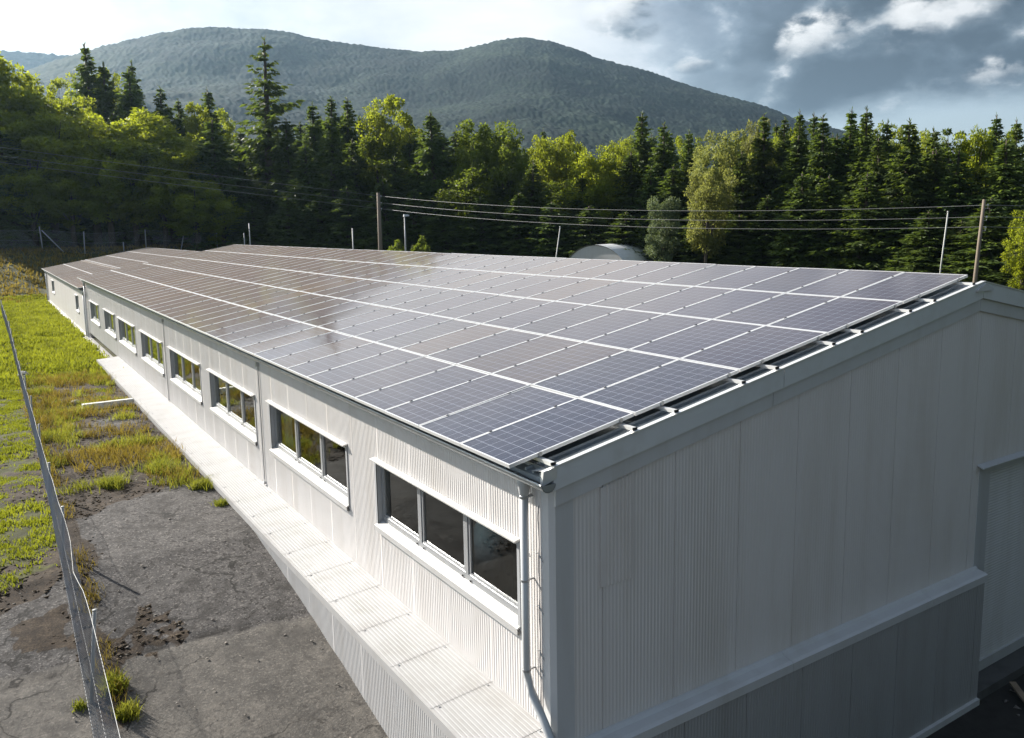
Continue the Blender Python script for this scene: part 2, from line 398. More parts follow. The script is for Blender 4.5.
def hill(name, prof, dist, r0, az0, az1, daz, seed, tree=6.0, back=700):
    az = np.arange(az0, az1, daz); el = np.interp(az, [a for a, b in prof], [b for a, b in prof])
    rr = np.concatenate([np.linspace(r0, dist, 250), np.linspace(dist+12, dist+back, 30)])
    AZ, RR = np.meshgrid(np.radians(az), rr, indexing='ij')
    top = np.tan(np.radians(el))*dist + 3.5
    t = np.clip((RR-r0)/(dist-r0), 0, 1)
    X, Y = CAM[0]+RR*np.sin(AZ), CAM[1]+RR*np.cos(AZ)
    sh = t**1.15*(.85+.15*t)
    spur = (fbm(X, Y, 420, seed)-.5)*2*np.sin(np.clip(t, 0, 1)*math.pi)*.16
    Z = -12 + (top[:,None]+14)*np.clip(sh+spur, 0, 1)
    over = np.clip((RR-dist)/back, 0, 1); Z = Z - over**1.3*(top[:,None]+30)
    Z = Z + worley_dome(X, Y, tree, seed+5)*tree*.55 + (fbm(X, Y, 60, seed+8)-.5)*9*np.clip(t*3, 0, 1)
    i = np.arange(X.size).reshape(X.shape)
    f = np.stack([i[:-1,:-1], i[1:,:-1], i[1:,1:], i[:-1,1:]], -1).reshape(-1, 4)[:, ::-1]
    return tag(np_mesh(name, np.stack([X, Y, Z], -1).reshape(-1, 3), f, M['hill']), kind='structure')
PROF = [(-40,2),(-12,6),(2,8.6),(4.5,9.6),(6.2,10.3),(7.3,10.75),(8.7,11.2),(10.1,11.6),(11.8,11.95),(13.6,12.2),(16,12.35),(18.1,12.2),(20.3,11.9),(22.2,11.6),(24.2,11.4),(26.8,11.25),
        (29.1,11.3),(30.8,11.65),(32.1,11.9),(33.8,12.0),(35.4,11.8),(37.1,11.25),(38.8,10.65),(42.1,9.6),(45.3,8.5),(48.5,7.5),(51,6.5),(54.6,5.2),(60,3.6),(68,1.6),(90,.8)]
hill('hills', PROF, 1550, 420, -14, 84, .065, 40)
hill('hills', [(-50,6),(-12,9.5),(-5,9.6),(-2,9.8),(0,10.0),(2,10.15),(3.5,10.2),(5.5,10.1),(8,9.0),(14,7)], 2350, 1500, -16, 12, .07, 60, 12)
# ------------------------------------------------------------------ warehouse
WX, GYP, LEN = .38, -.18, 42.0            # long wall plane, gable wall plane, length
RX = 8.12                                  # ridge
plane = lambda x, off: (x if x <= RX else 2*RX-x)*TAN + off      # roof planes, both pitches
warehouse = empty('warehouse', (0, 0, 0))
tag(warehouse, 'long grey white metal clad warehouse with a gable, ribbon windows and a panelled roof', 'building')
PARTS = warehouse

def ribs(mb, axis, u0, u1, zlo, zhi, at, out, pitch=.05, dep=.0048, joint=1.03, lap=.0035):
    """corrugated wall sheet; axis 'y' = sheet in plane x=at, axis 'x' = sheet in plane y=at; out = -1 (outer side towards minus)"""
    fl = zlo if callable(zlo) else (lambda u: zlo); fh = zhi if callable(zhi) else (lambda u: zhi)
    us, ds = [], []
    k0 = math.floor(u0/pitch)
    u = k0*pitch
    pts = []
    while u < u1+pitch:
        for du, d in ((0,0),(.016,0),(.024,dep),(.042,dep)):
            x = u+du; ph = x-round(x/joint)*joint
            if u0 < x < u1 and abs(ph) > .022: pts.append((x, d))
        u += pitch
    for j in range(math.floor(u0/joint), math.ceil(u1/joint)+1):          # open laps between the sheets
        for du, d in ((-.021,0),(-.006,0),(-.005,lap),(.005,lap),(.006,0),(.021,0)):
            if u0 < j*joint+du < u1: pts.append((j*joint+du, d))
    pts.sort(); us = [q[0] for q in pts]; ds = [q[1] for q in pts]
    us = [u0]+us+[u1]; ds = [0]+ds+[0]
    prev = None
    for x, d in zip(us, ds):
        o = at - out*d
        a, b = ((o, x, fl(x)), (o, x, fh(x))) if axis == 'y' else ((x, o, fl(x)), (x, o, fh(x)))
        n = len(mb.v); mb.v += [a, b]
        if prev is not None: mb.f.append((prev, n, n+1, prev+1) if axis == 'x' else (n, prev, prev+1, n+1))
        prev = n

WIN = [(.45,4.2),(5.38,9.42),(10.53,14.5),(15.6,19.6),(20.85,24.85),(26.25,30.4),(31.55,34.95),(37.05,40.5)]
ZT, ZB = -1.06, -2.0
WDZ = [.05, .01, -.06, -.08, -.09, -.09, -.09, -.09]          # the openings were not set out dead level
ZTM, ZBM = ZT+.06, ZB-.10
mb = MB()
ribs(mb, 'y', GYP+.16, LEN, -2.93, ZBM, WX, -1)
ribs(mb, 'y', GYP+.16, LEN, ZTM, -.06, WX, -1)
for (a, b), dz in zip(WIN, WDZ):
    ribs(mb, 'y', a, b, ZBM, ZB+dz, WX, -1); ribs(mb, 'y', a, b, ZT+dz, ZTM, WX, -1)
prev = GYP+.16
for a, b in WIN+[(LEN, LEN)]:
    ribs(mb, 'y', prev, a, ZBM, ZTM, WX, -1); prev = b
# gable: left of the door, above the door, right of it
DX0, DX1, DZT, DZB = 8.78, 12.6, -1.62, -5.12
gtop = lambda x: plane(x, -.5)
ribs(mb, 'x', WX+.26, DX0-.33, -3.16, gtop, GYP, -1, dep=.003, lap=.012)
ribs(mb, 'x', DX0-.33, DX1+.3, DZT+.16, gtop, GYP, -1, dep=.003, lap=.012)
ribs(mb, 'x', DX1+.3, 2*RX-WX, -5.4, gtop, GYP, -1)
mb.quad((2*RX-WX, LEN, -5.4), (2*RX-WX, GYP, -5.4), (2*RX-WX, GYP, -.1), (2*RX-WX, LEN, -.1))
mb.poly([(2*RX-WX, LEN, -5.4), (2*RX-WX, LEN, -.1), (RX, LEN, plane(RX, -.16)), (WX, LEN, -.1), (WX, LEN, -5.4)])
mb.build('wall', M['wall'], PARTS)
mb = MB(); ribs(mb, 'x', .99, 1.42, -1.46, lambda x: plane(x, -.56), GYP-.014, -1, dep=.013, lap=.0); mb.build('ribbed_insert', M['wall'], PARTS)

mb = MB()     # inside: floor, a long partition, so the windows look into a room
mb.quad((.6, -.1, -2.9), (5.2, -.1, -2.9), (5.2, LEN-.1, -2.9), (.6, LEN-.1, -2.9))
mb.quad((5.2, -.1, -2.9), (5.2, LEN-.1, -2.9), (5.2, LEN-.1, .6), (5.2, -.1, .6))
for y in (10.0, 20.2, 31.0): mb.box(.6, 5.2, y-.06, y+.06, -2.9, -.25)
mb.build('interior', M['inside'], PARTS)
for y, x, h in ((2.5, 1.3, 1.5), (7.4, 1.6, 1.35), (12.6, 1.4, 1.5), (17.5, 1.5, 1.4), (23.1, 1.4, 1.5), (28.2, 1.5, 1.4)):
    mb = MB(); mb.tube([(x, y, -2.89), (x, y, -2.9+h*.8), (x, y, -2.9+h)], [.26, .26, .1], 14)
    mb.build('interior_tank', M['inside_blue'], PARTS, True)

# roof
mb = MB()
for sx in (1, -1):
    X = lambda x: x if sx == 1 else 2*RX-x
    a, b = X(.24), RX
    z0, z1 = .24*TAN-.17, RX*TAN-.17
    y0, y1 = -.2, LEN+.1
    mb.bar8([(a,y0,z0-.05),(b,y0,z1-.05),(b,y1,z1-.05),(a,y1,z0-.05),(a,y0,z0),(b,y0,z1),(b,y1,z1),(a,y1,z0)])
roof = mb.build('roof', M['roof'], PARTS)
mb = MB()     # raised seams of the roof sheet along the slope, in the strip left open by the panels
for y in (-.155, -.04, .1):
    mb.bar8([(.26,y-.012,.26*TAN-.168),(RX-.05,y-.012,RX*TAN-.176),(RX-.05,y+.012,RX*TAN-.176),(.26,y+.012,.26*TAN-.168),
             (.26,y-.008,.26*TAN-.14),(RX-.05,y-.008,RX*TAN-.15),(RX-.05,y+.008,RX*TAN-.15),(.26,y+.008,.26*TAN-.14)])
mb.build('standing_seam', M['roof'], roof)
mb = MB()     # ridge cap
mb.prism([(RX-.22, RX*TAN-.22*TAN-.165), (RX, RX*TAN-.115), (RX+.22, RX*TAN-.22*TAN-.165), (RX+.22, RX*TAN-.22*TAN-.19), (RX-.22, RX*TAN-.22*TAN-.19)], 'y', -.28, LEN+.12)
mb.build('ridge_cap', M['lighttrim'], roof)

# barge flashing of the gable: outer board, recessed lower board, bright top strip
def slanted(mb, x0, x1, offt, offb, y0, y1):
    p = [(x0, plane(x0, offb)), (x1, plane(x1, offb)), (x1, plane(x1, offt)), (x0, plane(x0, offt))]
    mb.bar8([(p[0][0],y0,p[0][1]),(p[1][0],y0,p[1][1]),(p[1][0],y1,p[1][1]),(p[0][0],y1,p[0][1]),
             (p[3][0],y0,p[3][1]),(p[2][0],y0,p[2][1]),(p[2][0],y1,p[2][1]),(p[3][0],y1,p[3][1])])
mb = MB()
E_ = 2*RX-WX
for a, b in ((WX-.02, 3.74), (3.752, RX-.004), (RX+.004, 12.4), (12.412, E_+.02)):
    slanted(mb, a, b, -.10, -.335, -.25, -.215)
mb.build('barge_board', M['flash'], PARTS)
mb = MB()
for a, b in ((WX+.03, 3.60), (3.61, RX-.003), (RX+.003, 12.3), (12.31, E_)):
    slanted(mb, a, b, -.337, -.525, -.212, -.183)
mb.build('lower_board', M['lighttrim'], PARTS)
mb = MB()
for a, b in ((WX-.02, 2.02), (2.026, 3.72), (3.726, 5.4), (5.406, RX-.003), (RX+.003, E_+.02)):
    slanted(mb, a, b, -.082, -.098, -.262, -.20)
mb.build('top_strip', M['bright'], PARTS)
for x in (.38, 1.45, 2.05, 3.12, 3.70, 4.77, 5.35, 6.42, 7.0, 8.0):      # module rails, ends seen in the open strip
    mb = MB(); X = x*COSP
    mb.box(X-.026, X+.026, -.225, LEN-.03, X*TAN-.088, X*TAN-.052)
    r = mb.build('mounting_rail', M['bright'], PARTS)
    mb = MB(); mb.box(X-.03, X+.03, -.236, -.226, X*TAN-.078, X*TAN-.05); mb.build('rail_cap', M['dark'], r)
    mb = MB(); mb.box(X-.018, X+.018, -.014, -.003, X*TAN-.04, X*TAN+.008)
    mb.build('end_clamp', M['galv'], r)

# gutter under the panel edge
def gutter(parent, x0, x1, z, y0, y1):
    mb = MB(); R_ = (x1-x0)/2; cx = (x0+x1)/2; prof = []
    for k in range(9):
        a = math.pi+math.pi*k/8; prof.append((cx+R_*math.cos(a), z+R_*math.sin(a)*.95))
    for k in range(8, -1, -1):
        a = math.pi+math.pi*k/8; prof.append((cx+(R_-.006)*math.cos(a), z+(R_-.006)*math.sin(a)*.95))
    mb.prism(prof, 'y', y0, y1)
    mb.tube([(x0, y0, z+.004), (x0, y1, z+.004)], .011, 6)
    for yy in (y0, y1): mb.poly([(cx+R_*math.cos(math.pi+math.pi*k/8), yy, z+R_*math.sin(math.pi+math.pi*k/8)*.95) for k in range(9)])
    y = y0+.5
    while y < y1:
        mb.box(x0-.002, x1+.01, y-.012, y+.012, z+.004, z+.012); y += .9
    return mb.build('gutter', M['gutter'], parent)
gutter(PARTS, .175, .345, -.17, -.31, LEN+.05)
mb = MB()     # eave board closing roof edge above the gutter and the folded metal at the gable corner
mb.box(.35, .376, GYP+.02, LEN, -.195, -.062)
mb.build('eave_board', M['gutter'], PARTS)
mb = MB()
mb.bar8([(.22,-.255,-.20),(.40,-.255,-.14),(.40,-.215,-.14),(.22,-.215,-.20),(.24,-.255,-.052),(.40,-.255,-.022),(.40,-.215,-.022),(.24,-.215,-.052)])
mb.quad((.24,-.215,-.055),(.24,-.02,-.095),(.36,-.02,-.09),(.40,-.215,-.03))
mb.build('corner_flashing', M['bright'], PARTS)

# corner trim with a chamfer
mb = MB()
prof = [(WX-.003, GYP+.17), (WX-.003, GYP+.05), (WX+.045, GYP-.004), (WX+.095, GYP-.004), (WX+.27, GYP-.002), (WX+.27, GYP+.02), (WX+.06, GYP+.02), (WX+.02, GYP+.17)]
n = len(mb.v)
zt = lambda p: plane(p[0], -.38)
mb.v += [(x, y, -3.2) for x, y in prof] + [(x, y, zt((x, y))) for x, y in prof]
k = len(prof)
for i in range(k):
    j = (i+1) % k; mb.f.append((n+i, n+j, n+k+j, n+k+i))
mb.build('corner_trim', M['lighttrim'], PARTS)

# drain pipe with funnel, collars and elbow
def drain(parent, x, y, ztop, zbot, elbow):
    mb = MB()
    mb.tube([(x, y, ztop+.11), (x, y, ztop+.03), (x, y, ztop-.09), (x, y, ztop-.1)], [.075, .07, .05, .045], 14)
    mb.tube([(x, y, ztop-.1), (x, y, zbot)] + elbow, .045, 14)
    o = mb.build('drainpipe', M['pipe'], parent, True)
    for z in (ztop-.12, (ztop+zbot)/2, zbot+.02):
        mb = MB(); mb.tube([(x, y, z-.012), (x, y, z+.012)], .05, 14); mb.box(x, WX-.002 if x < WX else x+.1, y-.012, y+.012, z-.01, z+.01)
        mb.build('pipe_collar', M['galv'], o)
    return o
drain(PARTS, .275, .155, -.30, -2.33, [(.285, .14, -2.43), (.285, .06, -2.55), (.28, -.12, -2.72), (.28, -.33, -2.93), (.28, -.46, -3.1), (.28, -.5, -3.3), (.28, -.5, -4.6)])
mb = MB()
pts = [(WX-.012, .035+.012*math.sin(i*1.7), -.5-i*.14) for i in range(17)]
mb.tube(pts, .005, 5)
for z in (-1.05, -1.62, -2.12, -2.3): mb.tube([(WX-.014, .1, z+.02), (WX-.02, .03, z+.05), (WX-.014, -.03, z-.03)], .005, 5)
mb.build('lightning_cable', M['galv'], PARTS)
for z, y in ((.0, 10.05), (.0, 20.3)):
    mb = MB(); mb.tube([(WX-.02, y, -.35), (WX-.02, y, -2.85)], .012, 6); mb.box(WX-.06, WX, y-.03, y+.03, -.42, -.34); mb.box(WX-.05, WX, y-.03, y+.03, -2.88, -2.83)
    mb.build('wall_conduit', M['galv'], PARTS)

# windows
def window(parent, y0, y1, npane, zt, zb, wx, small=False):
    gx = wx+.095                                   # plane of the glazing
    mb = MB(); f = .075
    mb.box(gx-.03, gx+.03, y0, y1, zt-f, zt); mb.box(gx-.03, gx+.03, y0, y1, zb+.03, zb+.03+f)
    ys = [y0 + (y1-y0)*i/npane for i in range(npane+1)]
    for i, y in enumerate(ys):
        w = .05 if 0 < i < npane else .05
        a = y-w if i == npane else (y if i == 0 else y-w/2-.01); b = y+w if i == 0 else (y if i == npane else y+w/2+.01)
        mb.box(gx-.033, gx+.033, a, b, zb+.03+f, zt-f)
    # sash frames
    for i in range(npane):
        a, b = ys[i]+.045, ys[i+1]-.045
        for q in ((a, a+.035), (b-.035, b)): mb.box(gx-.022, gx+.022, q[0], q[1], zb+.03+f, zt-f)
        mb.box(gx-.021, gx+.021, a, b, zb+.03+f, zb+.06+f); mb.box(gx-.021, gx+.021, a, b, zt-f-.03, zt-f)
    w_ = mb.build('window', M['alu'], parent)
    for i in range(npane):
        mb = MB(); mb.quad((gx, ys[i+1]-.05, zb+.05), (gx, ys[i]+.05, zb+.05), (gx, ys[i]+.05, zt-.05), (gx, ys[i+1]-.05, zt-.05))
        mb.build('pane', M['glass'], w_)
    mb = MB()                                     # jambs and head of the opening
    for y, s in ((y0, -1), (y1, 1)):
        a, b = sorted((y, y+s*.012)); mb.box(wx-.012, gx+.03, a, b, zb-.02, zt+.01)
        a, b = sorted((y, y+s*.05)); mb.box(wx-.015, wx-.002, a, b, zb-.06, zt+.02)
    mb.box(wx-.01, gx+.03, y0, y1, zt, zt+.012)
    mb.build('reveal', M['jamb'], w_)
    mb = MB()                                     # drip cap over the opening
    mb.bar8([(wx-.085,y0-.06,zt+.012),(wx,y0-.06,zt+.02),(wx,y1+.06,zt+.02),(wx-.085,y1+.06,zt+.012),(wx-.085,y0-.06,zt+.026),(wx,y0-.06,zt+.045),(wx,y1+.06,zt+.045),(wx-.085,y1+.06,zt+.026)])
    mb.build('drip_cap', M['jamb' if small else 'sill'], w_)
    mb = MB()                                     # sloping sill with its fascia
    e = .04
    mb.bar8([(wx-.055,y0-e,zb-.045),(gx-.03,y0-e,zb-.02),(gx-.03,y1+e,zb-.02),(wx-.055,y1+e,zb-.045),(wx-.055,y0-e,zb-.03),(gx-.03,y0-e,zb+.028),(gx-.03,y1+e,zb+.028),(wx-.055,y1+e,zb-.03)])
    mb.box(wx-.055, wx-.043, y0-e, y1+e, zb-.105, zb-.046)
    mb.quad((wx-.043, y1+e, zb-.105), (wx-.043, y0-e, zb-.105), (wx-.002, y0-e, zb-.12), (wx-.002, y1+e, zb-.12))
    mb.build('sill', M['jamb' if small else 'sill'], w_)
    if not small:
        mb = MB()
        for y in ys[1:-1]:
            for s in (-.1, .1): mb.tube([(gx-.036, y+s, zb+.045), (gx-.046, y+s, zb+.045)], .014, 8)
        mb.build('drain_cap', M['dark'], w_)
    return w_
for i, ((a, b), dz) in enumerate(zip(WIN, WDZ)):
    w_ = window(PARTS, a, b, 3, ZT+dz, ZB+dz, WX)
    if i in (1, 2, 3, 4, 6):                      # a pale curtain drawn back at the far end
        mb = MB(); wd = random.uniform(.45, .8); n = 26
        for k in range(n):
            y0, y1 = b-.04-wd*k/n, b-.04-wd*(k+1)/n; x0, x1 = .62+.022*math.sin(k*1.9), .62+.022*math.sin((k+1)*1.9)
            mb.quad((x0, y0, ZB+dz-.1), (x0, y0, ZT+dz+.1), (x1, y1, ZT+dz+.1), (x1, y1, ZB+dz-.1))
        mb.build('curtain', M['curtain'], w_)

# projecting base with ledge: long side and gable side
OX, OY = -.43, -.37
mb = MB()
yb = 31.6
us = [OX+.0]; prof = []
k = 16
for i in range(k):
    x = OX + (WX-OX)*i/k; w = (WX-OX)/k
    z = lambda q: -2.965 + .06*(q-OX)/(WX-OX)
    prof += [(x, z(x)), (x+w*.55, z(x)), (x+w*.68, z(x)-.003), (x+w*.9, z(x)-.003)]
prof += [(WX, -2.905)]
y = -.02; edges = [GYP+.0]
while y < yb: edges.append(y); y += 1.06
edges.append(yb)
for a, b in zip(edges, edges[1:]):
    n = len(mb.v); m_ = len(prof)
    mb.v += [(p[0], a+.004, p[1]) for p in prof] + [(p[0], b-.004, p[1]-.0015) for p in prof]
    for i in range(m_-1): mb.f.append((n+i, n+i+1, n+m_+i+1, n+m_+i))
mb.box(OX-.012, OX, OY, yb, -3.075, -2.962)                       # front drip edge
mb.quad((OX, GYP, -2.975), (WX, GYP, -2.915), (WX, yb, -2.915), (OX, yb, -2.975))
mb.box(OX, WX, yb-.012, yb, -3.3, -2.975)
LEDGE = mb.build('ledge', M['ledge'], PARTS)
mb = MB()
for e in edges[1:-1]:
    for x in (OX+.1, WX-.08):
        mb = MB(); mb.tube([(x, e-.03, -2.965+.06*(x-OX)/(WX-OX)-.003), (x, e-.03, -2.965+.06*(x-OX)/(WX-OX)+.008)], .012, 7); mb.build('screw', M['galv'], LEDGE)
mb = MB()
ribs(mb, 'y', OY, yb, -5.5, -3.06, OX+.02, -1)
mb.build('base_wall', M['plinth'], PARTS)
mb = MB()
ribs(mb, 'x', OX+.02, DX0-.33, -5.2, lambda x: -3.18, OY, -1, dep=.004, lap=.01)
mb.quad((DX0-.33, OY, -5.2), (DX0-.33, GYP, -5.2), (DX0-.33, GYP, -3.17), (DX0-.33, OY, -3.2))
mb.build('base_wall', M['gablebase'], PARTS)
mb = MB()
n = len(mb.v)
pr_ = [(GYP, -3.09), (GYP-.03, -3.10), (GYP-.055, -3.13), (OY+.03, -3.145), (OY-.012, -3.165), (OY-.012, -3.275), (OY+.004, -3.275), (OY+.004, -3.2), (GYP, -3.2)]
for x0, x1 in ((OX, 3.92), (3.926, 7.0), (7.006, DX0-.27)):
    n = len(mb.v); k = len(pr_)
    mb.v += [(x0, p[0], p[1]) for p in pr_] + [(x1, p[0], p[1]) for p in pr_]
    for i in range(k):
        j = (i+1) % k; mb.f.append((n+i, n+k+i, n+k+j, n+j))
    mb.f.append(tuple(n+i for i in range(k))); mb.f.append(tuple(n+k+i for i in reversed(range(k))))
mb.build('gable_ledge', M['lighttrim'], PARTS)
mb = MB(); mb.box(OX, DX0-.34, OY-.05, OY+.02, -5.32, -5.2); mb.build('base_strip', M['lighttrim'], PARTS)
mb = MB(); mb.box(.05, WX+.02, 31.6, LEN, -3.5, -3.16); mb.build('foundation', M['ledge'], PARTS)

# roller door in the gable
mb = MB()
n = 74
for i in range(n):
    z0 = DZB + (DZT-DZB)*i/n; z1 = DZB + (DZT-DZB)*(i+1)/n; h = z1-z0
    mb.quad((DX0, .0, z0), (DX1, .0, z0), (DX1, -.006, z0+h*.45), (DX0, -.006, z0+h*.45))
    mb.quad((DX0, -.006, z0+h*.45), (DX1, -.006, z0+h*.45), (DX1, .0, z1), (DX0, .0, z1))
dr = mb.build('roller_door', M['door'], PARTS)
mb = MB(); mb.box(DX0, DX1, -.04, .01, DZB-.02, DZB+.16); mb.build('bottom_rail', M['trim'], dr)
mb = MB()
for a, b in ((DX0-.33, DX0), (DX1, DX1+.3)): mb.box(a, b, GYP-.004, .02, -5.4, DZT+.16)
mb.box(DX0, DX1, GYP+.002, .02, DZT, DZT+.16)
mb.build('door_surround', M['trim'], PARTS)
mb = MB(); mb.bar8([(DX0-.4,GYP-.10,DZT+.13),(DX1+.36,GYP-.10,DZT+.13),(DX1+.36,GYP-.006,DZT+.165),(DX0-.4,GYP-.006,DZT+.165),(DX0-.4,GYP-.10,DZT+.15),(DX1+.36,GYP-.10,DZT+.15),(DX1+.36,GYP-.006,DZT+.19),(DX0-.4,GYP-.006,DZT+.19)])
mb.build('door_drip_cap', M['trim'], PARTS)
mb = MB(); mb.box(DX0-.3, DX1+.3, -.36, .1, -5.6, DZB-.03); mb.build('door_threshold', M['darkconcrete'], PARTS)

# ------------------------------------------------------------------ annex behind, half a metre lower
AZ0, AY0, AY1 = -.56, LEN+.14, 71.8
annex = empty('annex_building', (0, AY0, 0)); tag(annex, 'lower grey white annex with two narrow windows joined to the far end of the warehouse', 'building')
annex.location = (0, 0, 0)
AW = [(46.7, 48.3), (64.6, 66.8)]
mb = MB()
ribs(mb, 'y', AY0, AY1, -3.5, -2.2, WX, -1, .1, .01); ribs(mb, 'y', AY0, AY1, -1.3, AZ0-.06, WX, -1, .1, .01)
prev = AY0
for a, b in AW+[(AY1, AY1)]: ribs(mb, 'y', prev, a, -2.2, -1.3, WX, -1, .1, .01); prev = b
E2 = 2*RX-WX
mb.poly([(WX, AY1, -3.6), (E2, AY1, -3.6), (E2, AY1, AZ0-.1), (RX, AY1, plane(RX, AZ0-.16)), (WX, AY1, AZ0-.1)])
mb.quad((E2, AY1, -5), (E2, AY0, -5), (E2, AY0, AZ0), (E2, AY1, AZ0))
mb.build('wall', M['wall'], annex)
mb = MB(); mb.quad((3, AY0, -3), (3, AY1, -3), (3, AY1, 0), (3, AY0, 0)); mb.build('interior', M['inside'], annex)
mb = MB()
for sx in (1, -1):
    X = lambda x: x if sx == 1 else 2*RX-x
    a, b, z0, z1 = X(.24), RX, .24*TAN-.17+AZ0, RX*TAN-.17+AZ0
    mb.bar8([(a,AY0,z0-.05),(b,AY0,z1-.05),(b,AY1+.2,z1-.05),(a,AY1+.2,z0-.05),(a,AY0,z0),(b,AY0,z1),(b,AY1+.2,z1),(a,AY1+.2,z0)])
mb.build('roof', M['roof'], annex)
gutter(annex, .175, .345, -.17+AZ0, AY0, AY1+.1)
for a, b in AW: window(annex, a, b, 2, -1.3, -2.2, WX, True)
drain(annex, .285, AY0+.5, AZ0-.33, -3.0, [(.285, AY0+.5, -3.3)])
drain(annex, .285, AY1-.2, AZ0-.33, -3.0, [(.285, AY1-.2, -3.3)])
drain(PARTS, .285, LEN-.25, -.33, -3.0, [(.285, LEN-.25, -3.3)])
mb = MB(); mb.box(.2, WX+.02, AY0, AY1, -3.6, -3.2); mb.build('foundation', M['ledge'], annex)
mb = MB(); mb.box(WX-.01, WX+.05, AY0, AY0+.25, -3.3, AZ0-.2); mb.build('corner_trim', M['trim'], annex)
mb = MB(); mb.box(WX-.012, WX+.05, AY1-.5, AY1, -3.3, AZ0-.2); mb.build('corner_trim', M['trim'], annex)

# ------------------------------------------------------------------ solar panels
ORD = ['', 'first','second','third','fourth','fifth','sixth','seventh','eighth','ninth','tenth','eleventh','twelfth','thirteenth','fourteenth','fifteenth','sixteenth','seventeenth','eighteenth','nineteenth',
       'twentieth','twenty-first','twenty-second','twenty-third','twenty-fourth','twenty-fifth','twenty-sixth','twenty-seventh','twenty-eighth','twenty-ninth','thirtieth','thirty-first','thirty-second','thirty-third',
       'thirty-fourth','thirty-fifth','thirty-sixth','thirty-seventh','thirty-eighth','thirty-ninth','fortieth','forty-first','forty-second']
ROWN = ['eave row', 'second row up', 'middle row', 'fourth row up', 'ridge row']
PL, PW, PH = 1.630, .985, .038
def panel_meshes():
    mb = MB(); w = .017
    for (a, b, c, d) in ((0, PL, 0, w), (0, PL, PW-w, PW), (0, w, w, PW-w), (PL-w, PL, w, PW-w)): mb.box(a, b, c, d, -PH, 0)
    fr = mb.build('frame', M['frame'])
    mb = MB(); mb.quad((w, w, -.004), (PL-w, w, -.004), (PL-w, PW-w, -.004), (w, PW-w, -.004)); mb.quad((w, PW-w, -.034), (PL-w, PW-w, -.034), (PL-w, w, -.034), (w, w, -.034))
    cs = mb.build('cell_sheet', M['cells'])
    mb = MB(); mb.box(-.020, .020, PW-.002, PW+.017, -.01, .005); mb.box(-.010, .010, PW+.002, PW+.013, .005, .011)
    cl = mb.build('clamp', M['clampgrey'])
    return fr, cs, cl
proto = empty('solar_panel'); fr, cs, cl = panel_meshes()
for o in (fr, cs, cl): o.parent = proto
cl.location = (.40, 0, 0)
cl2 = cl.copy(); COL.objects.link(cl2); cl2.parent = proto; cl2.location = (1.30, 0, 0)
remember(proto)
first = True
def place_panel(row, y, zoff, label, group):
    global first
    o = proto if first else copy_tree(proto); first = False
    s = row*1.6543+.004
    o.location = (s*COSP, y, s*SINP+zoff)
    o.rotation_euler = (random.uniform(-.003, .003), -PITCH+random.uniform(-.003, .003), 0)
    tag(o, label, 'solar panel', group)
for col in range(42):
    for row in range(5):
        place_panel(row, col*1.0, 0, f'warehouse solar panel, {ROWN[row]}, {ORD[col+1]} column from the front gable edge', 'solar panels on the warehouse roof')
for col in range(18):
    for row in range(5):
        place_panel(row, AY0+.1+col*1.0, AZ0, f'annex roof solar panel, {ROWN[row]}, {ORD[col+1]} column counted from the warehouse', 'solar panels on the annex roof')
# the rest of the annex panels, too far to tell apart
me_f, me_c = MB(), MB()
for col in range(18, 29):
    for row in range(5):
        s0 = row*1.6543+.004; y0 = AY0+.1+col
        P = lambda a, b, c: ((s0+a)*COSP - c*SINP, y0+b, (s0+a)*SINP + c*COSP + AZ0)
        for (a, b, c, d) in ((0, PL, 0, .022), (0, PL, PW-.022, PW), (0, .022, .022, PW-.022), (PL-.022, PL, .022, PW-.022)):
            me_f.bar8([P(a,c,-PH),P(b,c,-PH),P(b,d,-PH),P(a,d,-PH),P(a,c,0),P(b,c,0),P(b,d,0),P(a,d,0)])
        me_c.quad(P(.022,.022,-.004), P(PL-.022,.022,-.004), P(PL-.022,PW-.022,-.004), P(.022,PW-.022,-.004))
fs = me_f.build('distant_solar_panels', M['frame']); tag(fs, 'far end solar panels of the annex roof seen as one dull sheet', 'solar panel', kind='stuff')
cells_far = M['cells'].copy(); me_c.build('cell_sheet', cells_far, fs)
# ------------------------------------------------------------------ near chain link fence
def fence_lean(y): return float(np.interp(y, [2, 5, 9, 14, 25], [.15, .13, .08, .03, 0]))   # the fence leans over a little at its near end
def fence_x(y): return float(np.interp(y, [-2, 4, 8.7, 12.5, 20, 28, 44, 60], [-3.58, -3.54, -3.49, -3.43, -3.37, -3.33, -3.22, -3.21]))
def fence_h(y): return float(np.interp(y, [-2, 3, 5, 8.7, 12, 20, 40, 62], [1.35, 1.25, 1.12, .9, .76, .84, .95, 1.0])) + .03*math.sin(y*1.9)
fence = empty('chain_link_fence', (fence_x(0), 0, gz(0)))
bx, bz = fence.location.x, fence.location.z
tag(fence, 'low grey chain link fence running between the grass and the cracked asphalt beside the warehouse', 'fence')
def gnd(x, y): return float(ground_z(np.array([x]), np.array([y]))[0])
mb = MB()
def tri_tube(mb, a, b, r):
    a, b = Vector(a), Vector(b); t = (b-a).normalized(); u = t.cross(Vector((1,0,0))).normalized(); w = t.cross(u)
    n = len(mb.v)
    for p in (a, b):
        for k in range(3): mb.v.append(tuple(p+u*math.cos(2.094*k)*r+w*math.sin(2.094*k)*r))
    for k in range(3):
        j = (k+1) % 3; mb.f.append((n+k, n+j, n+3+j, n+3+k))
y = 1.0
